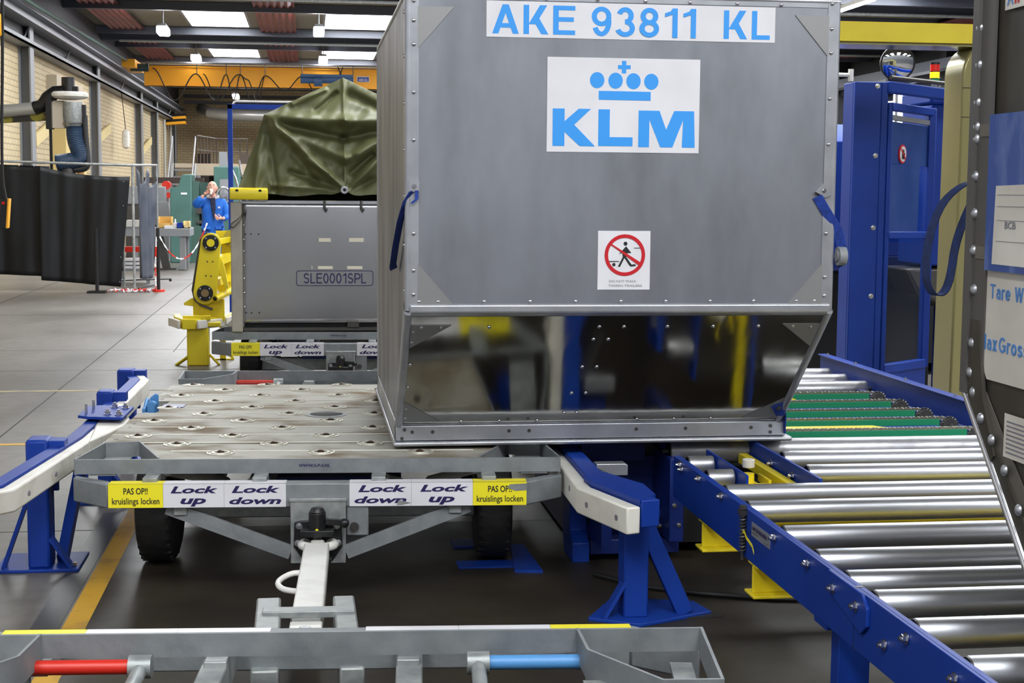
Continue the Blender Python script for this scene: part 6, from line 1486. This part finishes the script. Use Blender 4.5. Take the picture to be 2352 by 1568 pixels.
ce = [('hem', 'low'), ('low', 'wst'), ('wst', 'mid'), ('mid', 'chest'), ('chest', 'top'), ('chest', 'shR'), ('shR', 'upR'), ('upR', 'elR'), ('elR', 'foR'), ('foR', 'cuR'), ('chest', 'shL'), ('shL', 'upL'), ('upL', 'elL'), ('elL', 'foL'), ('foL', 'cuL')]
cr_ = dict(hem=(.205, .15), low=(.20, .145), wst=(.185, .135), mid=(.185, .14), chest=(.185, .14), top=(.10, .09), shR=.085, upR=.082, elR=.075, foR=.062, cuR=.055, shL=.085, upL=.078, elL=.068, foL=.056, cuL=.048)
coat = skinned('coat', [cn[n] for n in ck], [(ci[a], ci[b]) for a, b in ce], [cr_[n] for n in ck], M_coat, MAN)
build(MB().prism([(PX - .035, 1.36), (PX + .05, 1.36), (PX + .055, 1.2), (PX + .03, .98), (PX + .015, 1.05), (PX - .015, 1.22)], 'y', PY - .168, PY - .12), 'shirt', M_shirt, MAN, bevel=.01)
for s, x0 in ((-1, PX - .115), (1, PX + .055)): build(MB().hexa([(x0, PY - .185, .86), (x0 + .09, PY - .185, .855), (x0 + .09, PY - .13, .855), (x0, PY - .13, .86), (x0, PY - .178, .905), (x0 + .09, PY - .178, .90), (x0 + .09, PY - .13, .90), (x0, PY - .13, .905)]), 'pocket_flap', M_coat, MAN, bevel=.004)
build(MB().tube([(PX + .005 + .085 * math.cos(a), PY - .005 + .085 * math.sin(a), 1.375 - .02 * math.sin(a) * -1) for a in [PI * (1.62 + 1.76 * i / 20) for i in range(21)]], .022, 8), 'collar', M_collar, MAN)
build(MB().cyl((PX + .012, PY - .176, 1.22), (PX + .012, PY - .182, 1.22), .006, 8).cyl((PX + .02, PY - .176, 1.12), (PX + .02, PY - .182, 1.12), .006, 8).cyl((PX + .03, PY - .174, 1.03), (PX + .03, PY - .18, 1.03), .006, 8), 'buttons', M_steel, MAN)
build(MB().bx(PX + .095, PX + .125, PY - .168, PY - .14, 1.195, 1.222), 'chest_badge', M_sticker, MAN)
# hands
def hand(wr, fwd, side, up, curl, nm):
    wr, fwd, side, up = Vector(wr), Vector(fwd).normalized(), Vector(side).normalized(), Vector(up).normalized()
    pts = [wr, wr + fwd * .045, wr + fwd * .085]; ed = [(0, 1), (1, 2)]; ra = [.026, (.036, .022), (.034, .018)]
    for k, (off, ln) in enumerate(((-.027, .062), (-.009, .070), (.009, .066), (.027, .052))):
        b = len(pts); base = wr + fwd * .088 + side * off
        d1 = (fwd * math.cos(curl) + up * math.sin(curl)); d2 = (fwd * math.cos(2 * curl) + up * math.sin(2 * curl))
        pts += [base, base + d1 * ln * .5, base + d1 * ln * .5 + d2 * ln * .5]; ed += [(2, b), (b, b + 1), (b + 1, b + 2)]; ra += [.0105, .0095, .008]
    b = len(pts); t0 = wr + fwd * .035 - side * .03
    pts += [t0, t0 + (fwd * .7 - side * .5 + up * .5).normalized() * .035, t0 + (fwd * .8 - side * .3 + up * .8).normalized() * .062]; ed += [(1, b), (b, b + 1), (b + 1, b + 2)]; ra += [.013, .011, .009]
    return skinned(nm, pts, ed, ra, M_skin, MAN, 2)
hand(J['wrR'], (.75, -.25, .45), (0, .35, -.9), (.2, -.9, -.1), .7, 'right_hand')
hand(J['wrL'], (-.75, -.55, .05), (0, .2, -1), (-.3, .1, .5), .8, 'left_hand')
cup = single(MB().lathe([(.026, 0), (.028, .01), (.036, .085), (.034, .088)], W(-.030, -.185, 1.415), (.25, .25, .8), 22), 'drinking_cup', M_cup, 'white paper cup held to the mouth of the man in blue', 'cup')
for s, t in ((-1, 'toeR'), (1, 'toeL')):
    x, y, z = J[t]; build(MB().sph((x, y + .09, .045), .05, 14, (1.0, 2.6, .9)), 'shoe', M_black, MAN)
